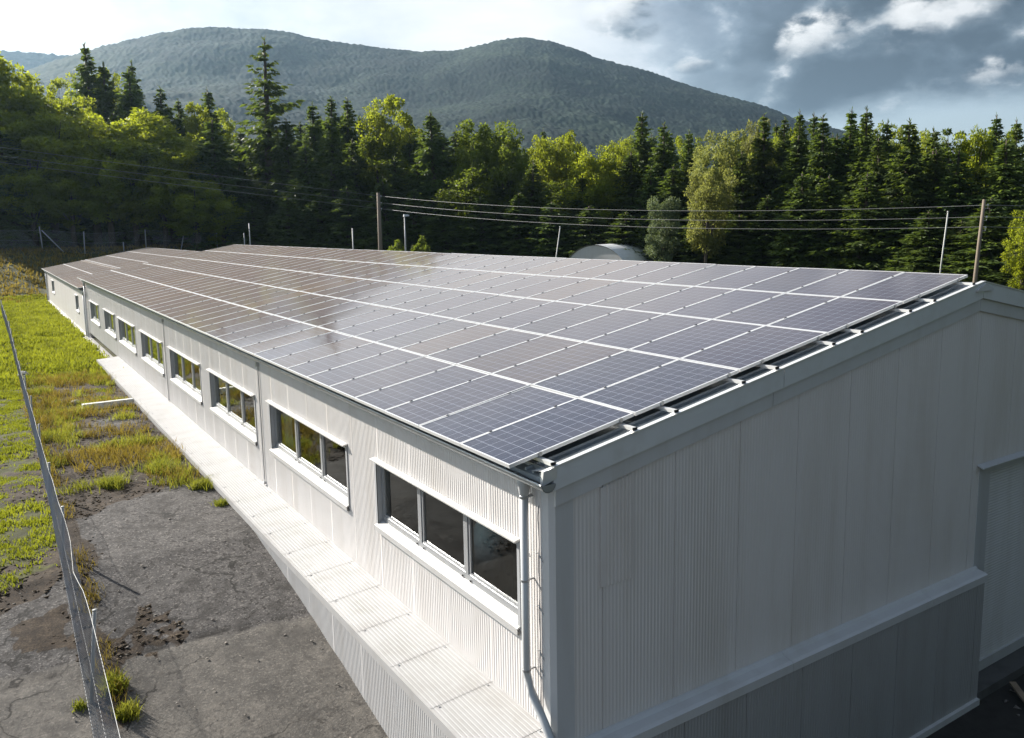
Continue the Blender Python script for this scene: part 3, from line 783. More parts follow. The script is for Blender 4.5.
while y < 61.5:
    h = fence_h(y); y2 = y+h*.8
    a = (fence_x(y)-bx, y, gnd(fence_x(y), y)+.02-bz); b = (fence_x(y2)+fence_lean(y2)-bx, y2, gnd(fence_x(y2), y2)+fence_h(y2)-bz)
    tri_tube(mb, a, b, .0016)
    a = (fence_x(y2)-bx, y2, gnd(fence_x(y2), y2)+.02-bz); b = (fence_x(y)+fence_lean(y)-bx, y, gnd(fence_x(y), y)+h-bz)
    tri_tube(mb, a, b, .0016)
    y += .075
mb.build('wire_mesh', M['wire'], fence)
for frac, off in ((1.0, 0.0), (.04, 0), (.5, .006)):
    mb = MB(); pts = []
    yy = 1.0
    while yy < 62:
        kink = -.10*math.exp(-((yy-6.2)/.5)**2) if frac == 1.0 else 0
        pts.append((fence_x(yy)+fence_lean(yy)*frac-bx+off+kink*.5, yy, gnd(fence_x(yy), yy)+fence_h(yy)*frac-bz+.012*math.sin(yy*3.1)+kink)); yy += .4
    mb.tube(pts, .0032 if frac == 1.0 else .002, 5); mb.build('tension_wire', M['post'], fence)
for yy in (.8, 4.6, 8.7, 12.4, 16.3, 20.2, 24.1, 28, 32, 36, 40, 44, 48, 52, 56, 60):
    mb = MB(); x = fence_x(yy)+.045; g = gnd(x, yy); h = fence_h(yy)+.03; lx = random.uniform(-.02, .02)+fence_lean(yy)
    mb.tube([(x-bx, yy, g-.1-bz), (x-bx+lx, yy, g+h-bz)], .024, 10)
    mb.tube([(x-bx+lx, yy, g+h-bz), (x-bx+lx, yy, g+h+.015-bz)], .028, 10); mb.build('post', M['post'], fence, True)

# ------------------------------------------------------------------ far perimeter fence before the wood
pf = empty('perimeter_fence', (0, 0, 0)); tag(pf, 'tall thin wire fence with leaning pale posts at the foot of the wood', 'fence')
FP = [(-12.5,93.5,2.3,0),(-6.0,92.0,2.3,.02),(1.28,89.6,2.45,-.05),(4.85,87.8,2.25,.03),(8.5,87.9,1.1,0),(10.8,88.8,2.1,.01),(14.0,87.7,1.75,.25),(17.6,86.6,2.2,0),(22.0,84.4,2.3,0),(30,80,2.4,.02),(38,75,2.4,-.03),(46,71,2.4,0)]
for x, y, h, lean in FP:
    mb = MB(); g = gnd(x, y); mb.tube([(x, y, g-.2), (x+lean*h, y, g+h)], .055, 8); mb.build('post', M['post'], pf, True)
x, y, h, _ = FP[2]; mb = MB(); mb.tube([(x+.05, y-.02, gnd(x, y)+h*.85), (x+1.75, y-.9, gnd(x+1.75, y-.9))], .055, 8); mb.build('strut', M['post'], pf, True)
for (x0, y0, h0, _), (x1, y1, h1, _) in zip(FP, FP[1:]):
    mb = MB(); d = math.hypot(x1-x0, y1-y0); n = max(2, int(d/.14))
    P = lambda t, fz: (x0+(x1-x0)*t, y0+(y1-y0)*t, gnd(x0+(x1-x0)*t, y0+(y1-y0)*t)+.05+2.0*fz)
    sl_ = 2.0/d
    for i in range(-2, n):
        t0 = i/n; t1 = t0+sl_*.9
        if t0 >= 0 and t1 <= 1: tri_tube(mb, P(t0, 0), P(t1, 1), .0035); tri_tube(mb, P(t1, 0), P(t0, 1), .0035)
    for f in (0, .5, 1): mb.tube([P(k/8, f) for k in range(9)], .006, 4)
    mb.build('wire_mesh', M['wire'], pf)

# ------------------------------------------------------------------ poles, lamp, rods, wires, shed
def utility_pole(x, y, top, lean, r, label):
    e = empty('utility_pole', (x, y, gnd(x, y))); tag(e, label, 'utility pole', 'wooden utility poles')
    h = top-gnd(x, y); mb = MB(); mb.tube([(0, 0, -.3), (lean*h*.5, 0, h*.5), (lean*h, 0, h)], [r*1.25, r*1.1, r*.85], 12); mb.build('shaft', M['pole'], e, True)
    for dz in (.4, .92, 1.38):
        mb = MB(); mb.tube([(lean*(h-dz)+.02, -.02, h-dz), (lean*(h-dz)+.16, -.12, h-dz), (lean*(h-dz)+.16, -.12, h-dz+.14)], .018, 6); o = mb.build('insulator_hook', M['galv'], e)
        mb = MB(); mb.tube([(lean*(h-dz)+.16, -.12, h-dz+.1), (lean*(h-dz)+.16, -.12, h-dz+.15), (lean*(h-dz)+.16, -.12, h-dz+.2)], [.03, .045, .025], 8); mb.build('insulator', M['lighttrim'], o, True)
    return e
utility_pole(22.3, 53.8, 4.98, .0, .15, 'brown wooden utility pole standing beside the street lamp before the wood')
utility_pole(32.75, 13.1, 3.1, .10, .078, 'thin leaning wooden utility pole rising behind the roof ridge at the gable end')
def wire(pts, sag, label):
    mb = MB(); out = []
    for (a, b, s) in zip(pts, pts[1:], sag):
        for k in range(24):
            t = k/24; out.append((a[0]+(b[0]-a[0])*t, a[1]+(b[1]-a[1])*t, a[2]+(b[2]-a[2])*t-4*s*t*(1-t)))
    out.append(pts[-1]); mb.tube(out, .011, 5)
    tag(mb.build('power_line', M['cable']), label, 'cable', 'overhead power lines')
Bx = lambda z: 32.75+.10*(z-gnd(32.75, 13.1))+.16
for k, (zc, za, zb, zr, nm) in enumerate(((8.5, 4.72, 2.85, 2.9, 'uppermost'), (8.05, 4.2, 2.34, 2.35, 'middle'), (7.75, 3.74, 1.9, 1.85, 'lowest'))):
    wire([(-16, 45.4, zc), (22.46, 53.68, za), (Bx(zb), 12.98, zb), (60, -14, zr)], [.12, .62, .45], f'{nm} of the three power lines strung between the wooden poles')
lamp = empty('street_lamp', (25.8, 56.6, gnd(25.8, 56.6))); tag(lamp, 'slim grey street lamp with a small head next to the wooden pole', 'street lamp')
mb = MB(); h = 3.15-gnd(25.8, 56.6); mb.tube([(0,0,-.2),(0,0,h*.6),(0,0,h)], [.09,.07,.05], 10); mb.build('shaft', M['post'], lamp, True)
mb = MB(); mb.bar8([(-.10,-.1,h),(.42,-.1,h+.05),(.42,.1,h+.05),(-.10,.1,h),(-.06,-.07,h+.2),(.3,-.07,h+.2),(.3,.07,h+.2),(-.06,.07,h+.2)]); mb.build('lamp_head', M['lighttrim'], lamp)
for (x0, y0, x1, z1, lb) in ((21.75, 30.0, 22.45, 2.15, 'thin bent white rod leaning right in front of the middle of the wood'), (30.15, 13.2, 30.72, 2.55, 'slender leaning white rod beside the thin leaning utility pole')):
    mb = MB(); g = gnd(x0, y0); mb.tube([(x0, y0, g-.2), (x0+(x1-x0)*.45, y0, g+(z1-g)*.6), (x1, y0, z1)], .03, 8); mb.tube([(x1, y0, z1), (x1, y0, z1+.06)], .04, 8)
    tag(mb.build('marker_rod', M['whitepole'], None, True), lb, 'pole')
for x, y, h, lb in ((20.75, 55.6, 5.55, 'short white rod left of the wooden utility pole, barely above the ridge'), (17.3, 72.5, 6.1, 'thin pale rod above the far end of the warehouse ridge, taller of a pair'), (16.8, 72.6, 5.2, 'thin pale rod above the far end of the warehouse ridge, shorter of a pair')):
    mb = MB(); g = gnd(x, y); mb.tube([(x, y, g-.2), (x, y, g+h*.5), (x+.02, y, g+h)], .05, 8); tag(mb.build('marker_rod', M['whitepole'], None, True), lb, 'pole')

shed = empty('arched_shed', (42.2, 52.0, -3.35), (0, 0, math.radians(20))); tag(shed, 'grey arched metal shed peeping over the roof ridge', 'shed')
mb = MB(); R_, L_ = 3.8, 11.5; n = 28
for i in range(n):
    a0, a1 = math.pi*i/n, math.pi*(i+1)/n
    for q0, q1 in ((0, L_),):
        mb.quad((q0, R_*math.cos(a0), R_*math.sin(a0)), (q0, R_*math.cos(a1), R_*math.sin(a1)), (q1, R_*math.cos(a1), R_*math.sin(a1)), (q1, R_*math.cos(a0), R_*math.sin(a0)))
mb.build('roof', M['hangar'], shed)
mb = MB(); mb.poly([(.12, R_*.985*math.cos(math.pi*i/n), R_*.985*math.sin(math.pi*i/n)) for i in range(n+1)]); mb.build('end_wall', M['plinth'], shed)
mb = MB(); mb.poly([(L_-.12, R_*.985*math.cos(math.pi*i/n), R_*.985*math.sin(math.pi*i/n)) for i in range(n+1)]); mb.build('end_wall', M['plinth'], shed)
mb = MB(); mb.box(.08, .11, -1.2, 1.2, 0, 2.1); mb.build('door', M['door'], shed)

# ------------------------------------------------------------------ bits on the ground
mb = MB(); e = empty('wooden_beam', (-1.2, 21.8, -3.16), (0, 0, math.radians(2)))
tag(e, 'pale peeling beam lying across the weeds against the ledge', 'beam')
mb.bar8([(-.72,-.10,0),(.74,-.08,0),(.74,.10,0),(-.72,.10,0),(-.70,-.09,.20),(.74,-.07,.19),(.74,.08,.19),(-.71,.09,.20)]); mb.build('timber', M['whiteboard'], e)
def rock(name, x, y, z, r, m, seed, squash=.6):
    rg = np.random.default_rng(seed); mb = MB(); n, k = 9, 6; rows = []
    for j in range(k+1):
        t = math.pi*j/k
        rows.append([(x+r*math.sin(t)*math.cos(2*math.pi*i/n)*rg.uniform(.8, 1.15), y+r*math.sin(t)*math.sin(2*math.pi*i/n)*rg.uniform(.8, 1.15), z+r*squash*math.cos(t)*rg.uniform(.9, 1.1)) for i in range(n)])
    for j in range(k):
        for i in range(n): mb.quad(rows[j][i], rows[j+1][i], rows[j+1][(i+1) % n], rows[j][(i+1) % n])
    return mb.build(name, m)
tag(rock('stone', -2.0, 22.9, -3.10, .14, M['stone'], 3, .8), 'white stone in the weeds near the end of the pale beam', 'stone')
tag(rock('stone', -3.15, 30.0, -3.1, .2, M['stone'], 5, .9), 'white lump of rubble at the foot of the chain link fence', 'stone')
for i, (x, y, a, l, lb) in enumerate(((9.0, -.85, .9, .9, 'broken dark plank lying on rubble near the roller door corner'), (9.35, -1.35, 2.3, .7, 'short brown board lying across the rubble in front of the roller door'))):
    mb = MB(); g = gnd(x, y); c, s = math.cos(a)*l/2, math.sin(a)*l/2; px, py = -math.sin(a)*.05, math.cos(a)*.05
    mb.bar8([(x-c-px,y-s-py,g+.02),(x+c-px,y+s-py,g+.12),(x+c+px,y+s+py,g+.12),(x-c+px,y-s+py,g+.02),(x-c-px,y-s-py,g+.05),(x+c-px,y+s-py,g+.15),(x+c+px,y+s+py,g+.15),(x-c+px,y-s+py,g+.05)])
    tag(mb.build('broken_plank', M['wood']), lb, 'plank')

def shards(name, X, Y, size, m, label, seed, flat=.5):
    """small irregular lumps on the ground as one mass"""
    rg = np.random.default_rng(seed); n = len(X); Z = ground_z(X, Y)
    base = np.array([[1,0,0],[-.5,.87,0],[-.5,-.87,0],[.2,.1,.9],[0,0,-.4]])
    V = base[None]*rg.uniform(.6, 1.3, (n, 5, 3)); a = rg.uniform(0, 6.28, n); c, s = np.cos(a)[:,None], np.sin(a)[:,None]
    x, y = V[...,0]*c-V[...,1]*s, V[...,0]*s+V[...,1]*c
    S = (size*rg.uniform(.4, 1.4, n))[:,None]
    P = np.stack([X[:,None]+x*S, Y[:,None]+y*S, Z[:,None]+.01+V[...,2]*S*flat], -1).reshape(-1, 3)
    f = np.array([[0,1,3],[1,2,3],[2,0,3],[1,0,4],[2,1,4],[0,2,4]]); F_ = (np.arange(n)[:,None,None]*5+f[None]).reshape(-1, 3)
    return tag(np_mesh(name, P, F_, m), label, 'rubble', kind='stuff')
def scatter(n, x0, x1, y0, y1, seed, keep):
    rg = np.random.default_rng(seed); X = rg.uniform(x0, x1, n); Y = rg.uniform(y0, y1, n); k = rg.random(n) < keep(X, Y); return X[k], Y[k]
def w_clod(X, Y):
    g, s, sl_, c, yd_ = cover(X, Y); return np.clip(s*(1-g), 0, 1)
X, Y = scatter(15000, -8, -.45, 4.2, 26, 71, lambda X, Y: w_clod(X, Y)*.9*np.where(Y < 10.5, 1, .8))
shards('moss_clumps', X, Y, .046, M['moss'], 'dark clods of moss and soil on the asphalt', 72, .28)
X, Y = scatter(2600, -8, -.45, 2.2, 22, 73, lambda X, Y: .10+.9*w_clod(X, Y))
shards('gravel', X, Y, .030, M['litter'], 'pale grit and crumbs of broken asphalt', 74, .35)
X, Y = scatter(500, 8.6, 12, -4, -.45, 75, lambda X, Y: np.exp(-((X-9.2)/.8)**2-((Y+1.0)/.5)**2)+.05)
shards('rubble', X, Y, .07, M['litter'], 'loose rubble and stones below the gable wall', 76)

def blades(name, X, Y, H, W, nb, m, label, seed, spread=.06, lean=.5, cat='grass', parent_z=None):
    rg = np.random.default_rng(seed); n = len(X)
    X = np.repeat(X, nb); Y = np.repeat(Y, nb); H = np.repeat(H, nb)*rg.uniform(.5, 1.25, n*nb); sp = np.repeat(spread if np.ndim(spread) else np.full(n, spread), nb)
    X = X+rg.normal(0, 1, n*nb)*sp; Y = Y+rg.normal(0, 1, n*nb)*sp
    Z = ground_z(X, Y)-.01; a = rg.uniform(0, 6.28, n*nb); w = (np.repeat(W, nb) if np.ndim(W) else np.full(n*nb, W))*rg.uniform(.6, 1.3, n*nb)
    b = rg.uniform(0, 6.28, n*nb); l = H*lean*rg.uniform(.2, 1.2, n*nb)
    dx, dy = np.cos(a)*w/2, np.sin(a)*w/2; tx, ty = np.cos(b)*l, np.sin(b)*l
    p0 = np.stack([X-dx, Y-dy, Z], -1); p1 = np.stack([X+dx, Y+dy, Z], -1)
    p2 = np.stack([X+dx*.8+tx*.45, Y+dy*.8+ty*.45, Z+H*.62], -1); p3 = np.stack([X-dx*.8+tx*.45, Y-dy*.8+ty*.45, Z+H*.62], -1)
    p4 = np.stack([X+tx, Y+ty, Z+H], -1); p4b = p4+np.stack([dx*.15, dy*.15, dx*0], -1)
    V = np.stack([p0, p1, p2, p3, p4b, p4], 1).reshape(-1, 3)
    f = np.array([[0,1,2,3],[3,2,4,5]]); F_ = (np.arange(n*nb)[:,None,None]*6+f[None]).reshape(-1, 4)
    return tag(np_mesh(name, V, F_, m), label, cat, kind='stuff')
gw = lambda X, Y: cover(X, Y)[0]
# meadow grass: near, middle, far
X, Y = scatter(52000, -9, -.5, 6, 30, 81, lambda X, Y: gw(X, Y)*sst(fbm(X, Y, .5, 17), .28, .60))
big = fbm(X, Y, .9, 15)
blades('grass', X, Y, .03+.09*big, .012+.014*big, 6, M['grass'], 'short bright meadow grass growing beside the fence', 82, .05)
X, Y = scatter(26000, -10, 1.0, 28, 74, 83, lambda X, Y: gw(X, Y)*np.where(X > .1, 0, 1))
big = fbm(X, Y, 1.4, 16)
blades('meadow_grass', X, Y, .08+.26*big, .05+.03*big, 4, M['grass'], 'sunlit yellow green meadow grass toward the annex', 84, .10)
X, Y = scatter(9000, 17, 60, -10, 75, 93, lambda X, Y: np.full(len(X), .8))
blades('field_grass', X, Y, np.full(len(X), .22), .10, 4, M['grass'], 'rough grass on the field behind the warehouse', 94, .18)
X, Y = scatter(9000, -25, 22, 70, 108, 85, lambda X, Y: np.where((X > -1) & (Y < 73) | (Y > 92), 0, .9))
blades('hay_grass', X, Y, np.full(len(X), .3), .10, 4, M['drygrass'], 'shaded dry grass on the rise before the wood', 86, .2)
# weeds: fence foot, soil patches, slab joints
X, Y = scatter(2600, -3.5, -2.7, 3.9, 27, 87, lambda X, Y: np.exp(-((X+3.22)/.12)**2)*sst(fbm(X, Y, .8, 44), .46, .66)*np.where(Y < 6, .35, .8))
blades('fence_foot_weeds', X, Y, .06+.24*fbm(X, Y, .7, 45), .011, 6, M['drygrass'], 'dry yellow weeds along the fence foot', 88, .05, .7)
X, Y = scatter(9000, -3.3, -.5, 11.6, 31, 89, lambda X, Y: sst(fbm(X, Y, .9, 46), .56, .70)*np.where(Y < 14, .35, .7))
blades('yellow_weeds', X, Y, .06+.28*fbm(X, Y, .6, 47), .015, 8, M['weed'], 'yellow green weeds pushing through the broken asphalt', 90, .07, .7)
X, Y = scatter(3500, -3.3, -.5, 11.8, 30, 91, lambda X, Y: sst(fbm(X, Y, 1.0, 56), .48, .62)*np.where(Y < 14, .4, .75))
blades('dry_weeds', X, Y, .12+.25*fbm(X, Y, .6, 57), .018, 6, M['drygrass'], 'straw coloured dry weeds among the yellow ones', 92, .07, .7)
def weed_tuft(x, y, r, h, n, lb, seed):
    rg = np.random.default_rng(seed); X = x+rg.normal(0, r, n); Y = y+rg.normal(0, r, n)
    o = blades('weed_tuft', X, Y, np.full(n, h*.8), .013, 9, M['weed'], lb, seed+1, .03, .9, 'weed'); o['kind'] = 'thing'; o['group'] = 'weed tufts in the asphalt joints'
weed_tuft(-.62, 11.4, .10, .24, 60, 'green weed tuft hugging the ledge where the asphalt ends', 101)
weed_tuft(-.52, 10.0, .06, .14, 30, 'small weed at the ledge, nearer than the bigger tuft', 103)
weed_tuft(-3.18, 4.75, .06, .20, 50, 'bushy weed in the slab joint at the fence foot', 105)
weed_tuft(-3.12, 4.12, .05, .18, 34, 'narrow weed in the joint just below the bushy one', 107)
weed_tuft(-3.62, 4.55, .03, .10, 14, 'tiny weed on the outer side of the fence', 109)
weed_tuft(-2.2, 12.6, .14, .30, 70, 'yellow weed clump on the soil in the middle of the strip', 111)
weed_tuft(-1.15, 13.3, .18, .30, 90, 'big yellow weed clump on the soil close to the ledge', 113)

# ------------------------------------------------------------------ trees
def cards(P, D, L_, W_, rg, tip=.25):
    """leaf cards: base point, direction, length, width -> 4 vertex kites"""
    n = len(P); D = D/np.linalg.norm(D, axis=1, keepdims=True)
    R_ = rg.normal(0, 1, (n, 3)); S_ = np.cross(D, R_); S_ /= np.linalg.norm(S_, axis=1, keepdims=True)+1e-9
    L_, W_ = np.asarray(L_)[:,None], np.asarray(W_)[:,None]
    V = np.stack([P, P+D*L_*.45+S_*W_*.5, P+D*L_, P+D*L_*.45-S_*W_*.5], 1).reshape(-1, 3)
    return V, np.arange(n*4).reshape(-1, 4)
def trunk_bm(h, r, limbs, rg):
    mb = MB(); mb.tube([(0,0,-.5),(.01*h,0,h*.3),(0,.008*h,h*.65),(0,0,h)], [r*1.25, r, r*.6, r*.12], 9)
    for (p, q, rr) in limbs: mb.tube([p, ((p[0]+q[0])/2, (p[1]+q[1])/2, (p[2]+q[2])/2+.02*h), q], [rr, rr*.7, rr*.25], 6)
    return mb
def spruce(seed, open_=0.0, nlev=54, per=8, rad=2.1, H=16.0, ragged=.2):
    rg = np.random.default_rng(seed); Ps, Ds, Ls, Ws = [], [], [], []; limbs = []
    for lv in range(nlev):
        t = max(0, (lv+rg.uniform(-.3, .3))/nlev); z = H*(.02+.97*t**.95)
        R_ = rad*((1-t)**.78*.96+.025)*(1+rg.normal(0, ragged*.5))
        for b in range(per if t < .85 else 4):
            if rg.random() < open_: continue
            az = rg.uniform(0, 6.283); Lb = R_*rg.uniform(.62, 1.2); z = H*(.02+.97*t**.95)+rg.normal(0, .16)*(1-t); droop = rg.uniform(.25, .6)*(1-t)+.02; up = .30*t+.05
            ns = max(4, int(5+9*Lb/rad)); s = np.linspace(.12, 1, ns)+rg.normal(0, .02, ns)
            d = np.array([math.cos(az), math.sin(az)])
            x, y = d[0]*Lb*s, d[1]*Lb*s; zz = z+Lb*(up*s-droop*s**1.6+.12*s**4)
            if rg.random() < .10 and Lb > .8: limbs.append(((0,0,z), (x[-1]*.7, y[-1]*.7, zz[-2]), .03+.02*(1-t)))
            for k in range(2):
                sd = (-1 if k else 1); side = np.stack([-d[1]*sd+d[0]*.9+rg.normal(0,.2,ns), d[0]*sd+d[1]*.9+rg.normal(0,.2,ns), -rg.uniform(.3, 1.7, ns)], -1)
                Ps.append(np.stack([x+rg.normal(0,.07,ns), y+rg.normal(0,.07,ns), zz+rg.normal(0,.16,ns)*(1-t)], -1)); Ds.append(side); Ls.append((.28+.42*(1-s*.6))*rg.uniform(.7, 1.2, ns)*(.34+.8*min(1, R_/rad+.1))); Ws.append(rg.uniform(.13, .22, ns))
            Ps.append(np.array([[x[-1]*.9, y[-1]*.9, zz[-1]]])); Ds.append(np.array([[d[0], d[1], -.15]])); Ls.append(np.array([.5*rg.uniform(.8, 1.2)*(.5+.5*min(1, R_))])); Ws.append(np.array([.16]))
    k = 14; Ps.append(np.stack([np.zeros(k), np.zeros(k), np.linspace(H*.93, H*.995, k)], -1)); Ds.append(np.stack([rg.normal(0,.4,k), rg.normal(0,.4,k), np.full(k, .9)], -1)); Ls.append(np.full(k, .4)); Ws.append(np.full(k, .07))
    P, D, L_, W_ = map(np.concatenate, (Ps, Ds, Ls, Ws))
    V, f = cards(P, D, L_, W_, rg)
    return V, f, trunk_bm(H, .02*H*.8, limbs[:40], rg), H, rad
def leafy(seed, H=16.0, rad=4.0, base=.12, nclump=70, leaves=150, size=.34, shape='round', gap=.25):
    rg = np.random.default_rng(seed); C_, R_ = [], []
    lobes = [(rg.normal(0, .33), rg.normal(0, .33), rg.uniform(.35, .85), rg.uniform(.38, .62)) for _ in range(7)] + [(0, 0, .55, .75)]
    tries = 0
    while len(C_) < nclump and tries < 20000:
        tries += 1; u = rg.uniform(-1, 1, 3)
        if shape == 'column':
            zz = (u[2]+1)/2; prof = (.55+.6*min(zz*3, 1)-.15*zz)*(1-max(0, zz-.72)**1.4*4.6); r = math.hypot(u[0], u[1])
            if r > prof or r < prof*.35: continue
            c = (u[0]*rad*.8, u[1]*rad*.8, H*(base+(1-base)*.97*zz)); cr = rad*rg.uniform(.20, .34)
        elif shape == 'tiers':                      # flat layered pine
            tz = rg.choice([.58, .72, .84, .95]); r = math.hypot(u[0], u[1]); w = {.58:.9, .72:1.0, .84:.75, .95:.5}[tz]
            if r > w: continue
            c = (u[0]*rad, u[1]*rad, H*tz+rg.normal(0, .15)); cr = rad*rg.uniform(.14, .22)
        else:
            ok = False
            for (lx, ly, lz, lr) in lobes:
                d = ((u[0]-lx)**2+(u[1]-ly)**2)/lr**2+(((u[2]+1)/2-lz)/(lr*.55))**2
                if d < 1 and (d > .30 or rg.random() < .25): ok = True
            if not ok: continue
            c = (u[0]*rad*.92, u[1]*rad*.92, H*(base+(1-base)*.95*(u[2]+1)/2)); cr = rad*rg.uniform(.13, .27)
        C_.append(c); R_.append(cr)
    C_, R_ = np.array(C_), np.array(R_)
    if shape != 'tiers': C_[:,2] -= (C_[:,2]+R_*.6).max()-H
    n = len(C_); ci = np.repeat(np.arange(n), leaves); q = rg.normal(0, 1, (n*leaves, 3)); q /= np.linalg.norm(q, axis=1, keepdims=True)
    rr = R_[ci]*rg.uniform(.35, 1.08, n*leaves)**.6*rg.uniform(.75, 1.1, n*leaves)
    sq = .42 if shape == 'tiers' else .82
    P = C_[ci]+q*rr[:,None]*np.array([1, 1, sq]); D = q*.7+rg.normal(0, .6, q.shape)+np.array([0, 0, -.15])
    V, f = cards(P, D, size*rg.uniform(.6, 1.3, len(P)), size*.62*rg.uniform(.6, 1.2, len(P)), rg)
    limbs = [((0, 0, H*rg.uniform(.2, .55)), tuple(c*np.array([.9, .9, 1])), .05+.03*rg.random()) for c in C_[rg.permutation(n)[:16]]]
    limbs = [l for l in limbs if l[1][2] > l[0][2]]
    return V, f, trunk_bm(H*.86, .018*H, limbs, rg), H, rad
def proto_tree(name, gen, mkey):
    V, f, tb, H, R_ = gen
    e = empty(name, (0, 0, -500)); o = np_mesh('crown', V, f, M[mkey], e); t = tb.build('trunk', M['bark'], e, True); remember(e)
    return e, H, R_
PT = {
 'spruce': [proto_tree('spruce_tree', spruce(s, rad=2.1), 'spruce') for s in (1, 2, 3, 4, 5)],
 'giant': [proto_tree('spruce_tree', spruce(9, .25, 34, 8, 2.75, 16.0, .45), 'spruce')],
 'broad': [proto_tree('leafy_tree', leafy(s, nclump=95), 'broad') for s in (11, 12, 13)],
 'lime': [proto_tree('yellow_green_tree', leafy(s, nclump=80, leaves=130), 'lime') for s in (21, 22)],
 'column': [proto_tree('columnar_tree', leafy(s, H=16, rad=3.1, base=.06, nclump=110, leaves=140, shape='column'), 'column') for s in (31, 32)],
 'willow': [proto_tree('willow_tree', leafy(s, H=13, rad=3.6, base=.08, nclump=100, leaves=170, size=.26), 'willow') for s in (41, 42)],
 'greywillow': [proto_tree('willow_bush', leafy(51, H=8, rad=2.4, base=.04, nclump=70, leaves=170, size=.22), 'greywillow')],
 'sparse': [proto_tree('bare_topped_tree', leafy(61, H=16, rad=2.6, base=.4, nclump=26, leaves=70, size=.3, shape='tiers'), 'broad')],
 'pine': [proto_tree('pine_tree', leafy(71, H=13, rad=2.3, base=.4, nclump=34, leaves=130, size=.26, shape='tiers'), 'spruce')],
 'bush': [proto_tree('bush', leafy(81, H=4.2, rad=1.7, base=.02, nclump=40, leaves=120, size=.22), 'column')],
}
NAMES = {'l': ('leafy green tree packed into the shaded front of the wood below the skyline', 'leafy trees filling the front of the wood'),
 's': ('dark spruce packed into the shaded front of the wood below the skyline', 'spruces filling the front of the wood'),
 'b': ('tree at the back of the wood showing only its tip between others', 'trees filling the back of the wood'),
 'u': ('low bush growing at the dark foot of the wood', 'bushes at the foot of the wood'),
 'y': ('added dark spruce out of view, shading the gable wall', 'added spruces shading the gable'),  # unseen spruces added to keep low sky light off the gable
 'o': ('short leafy tree at the open end of the wood beyond the meadow', 'short trees at the open end of the wood')}
used = {}
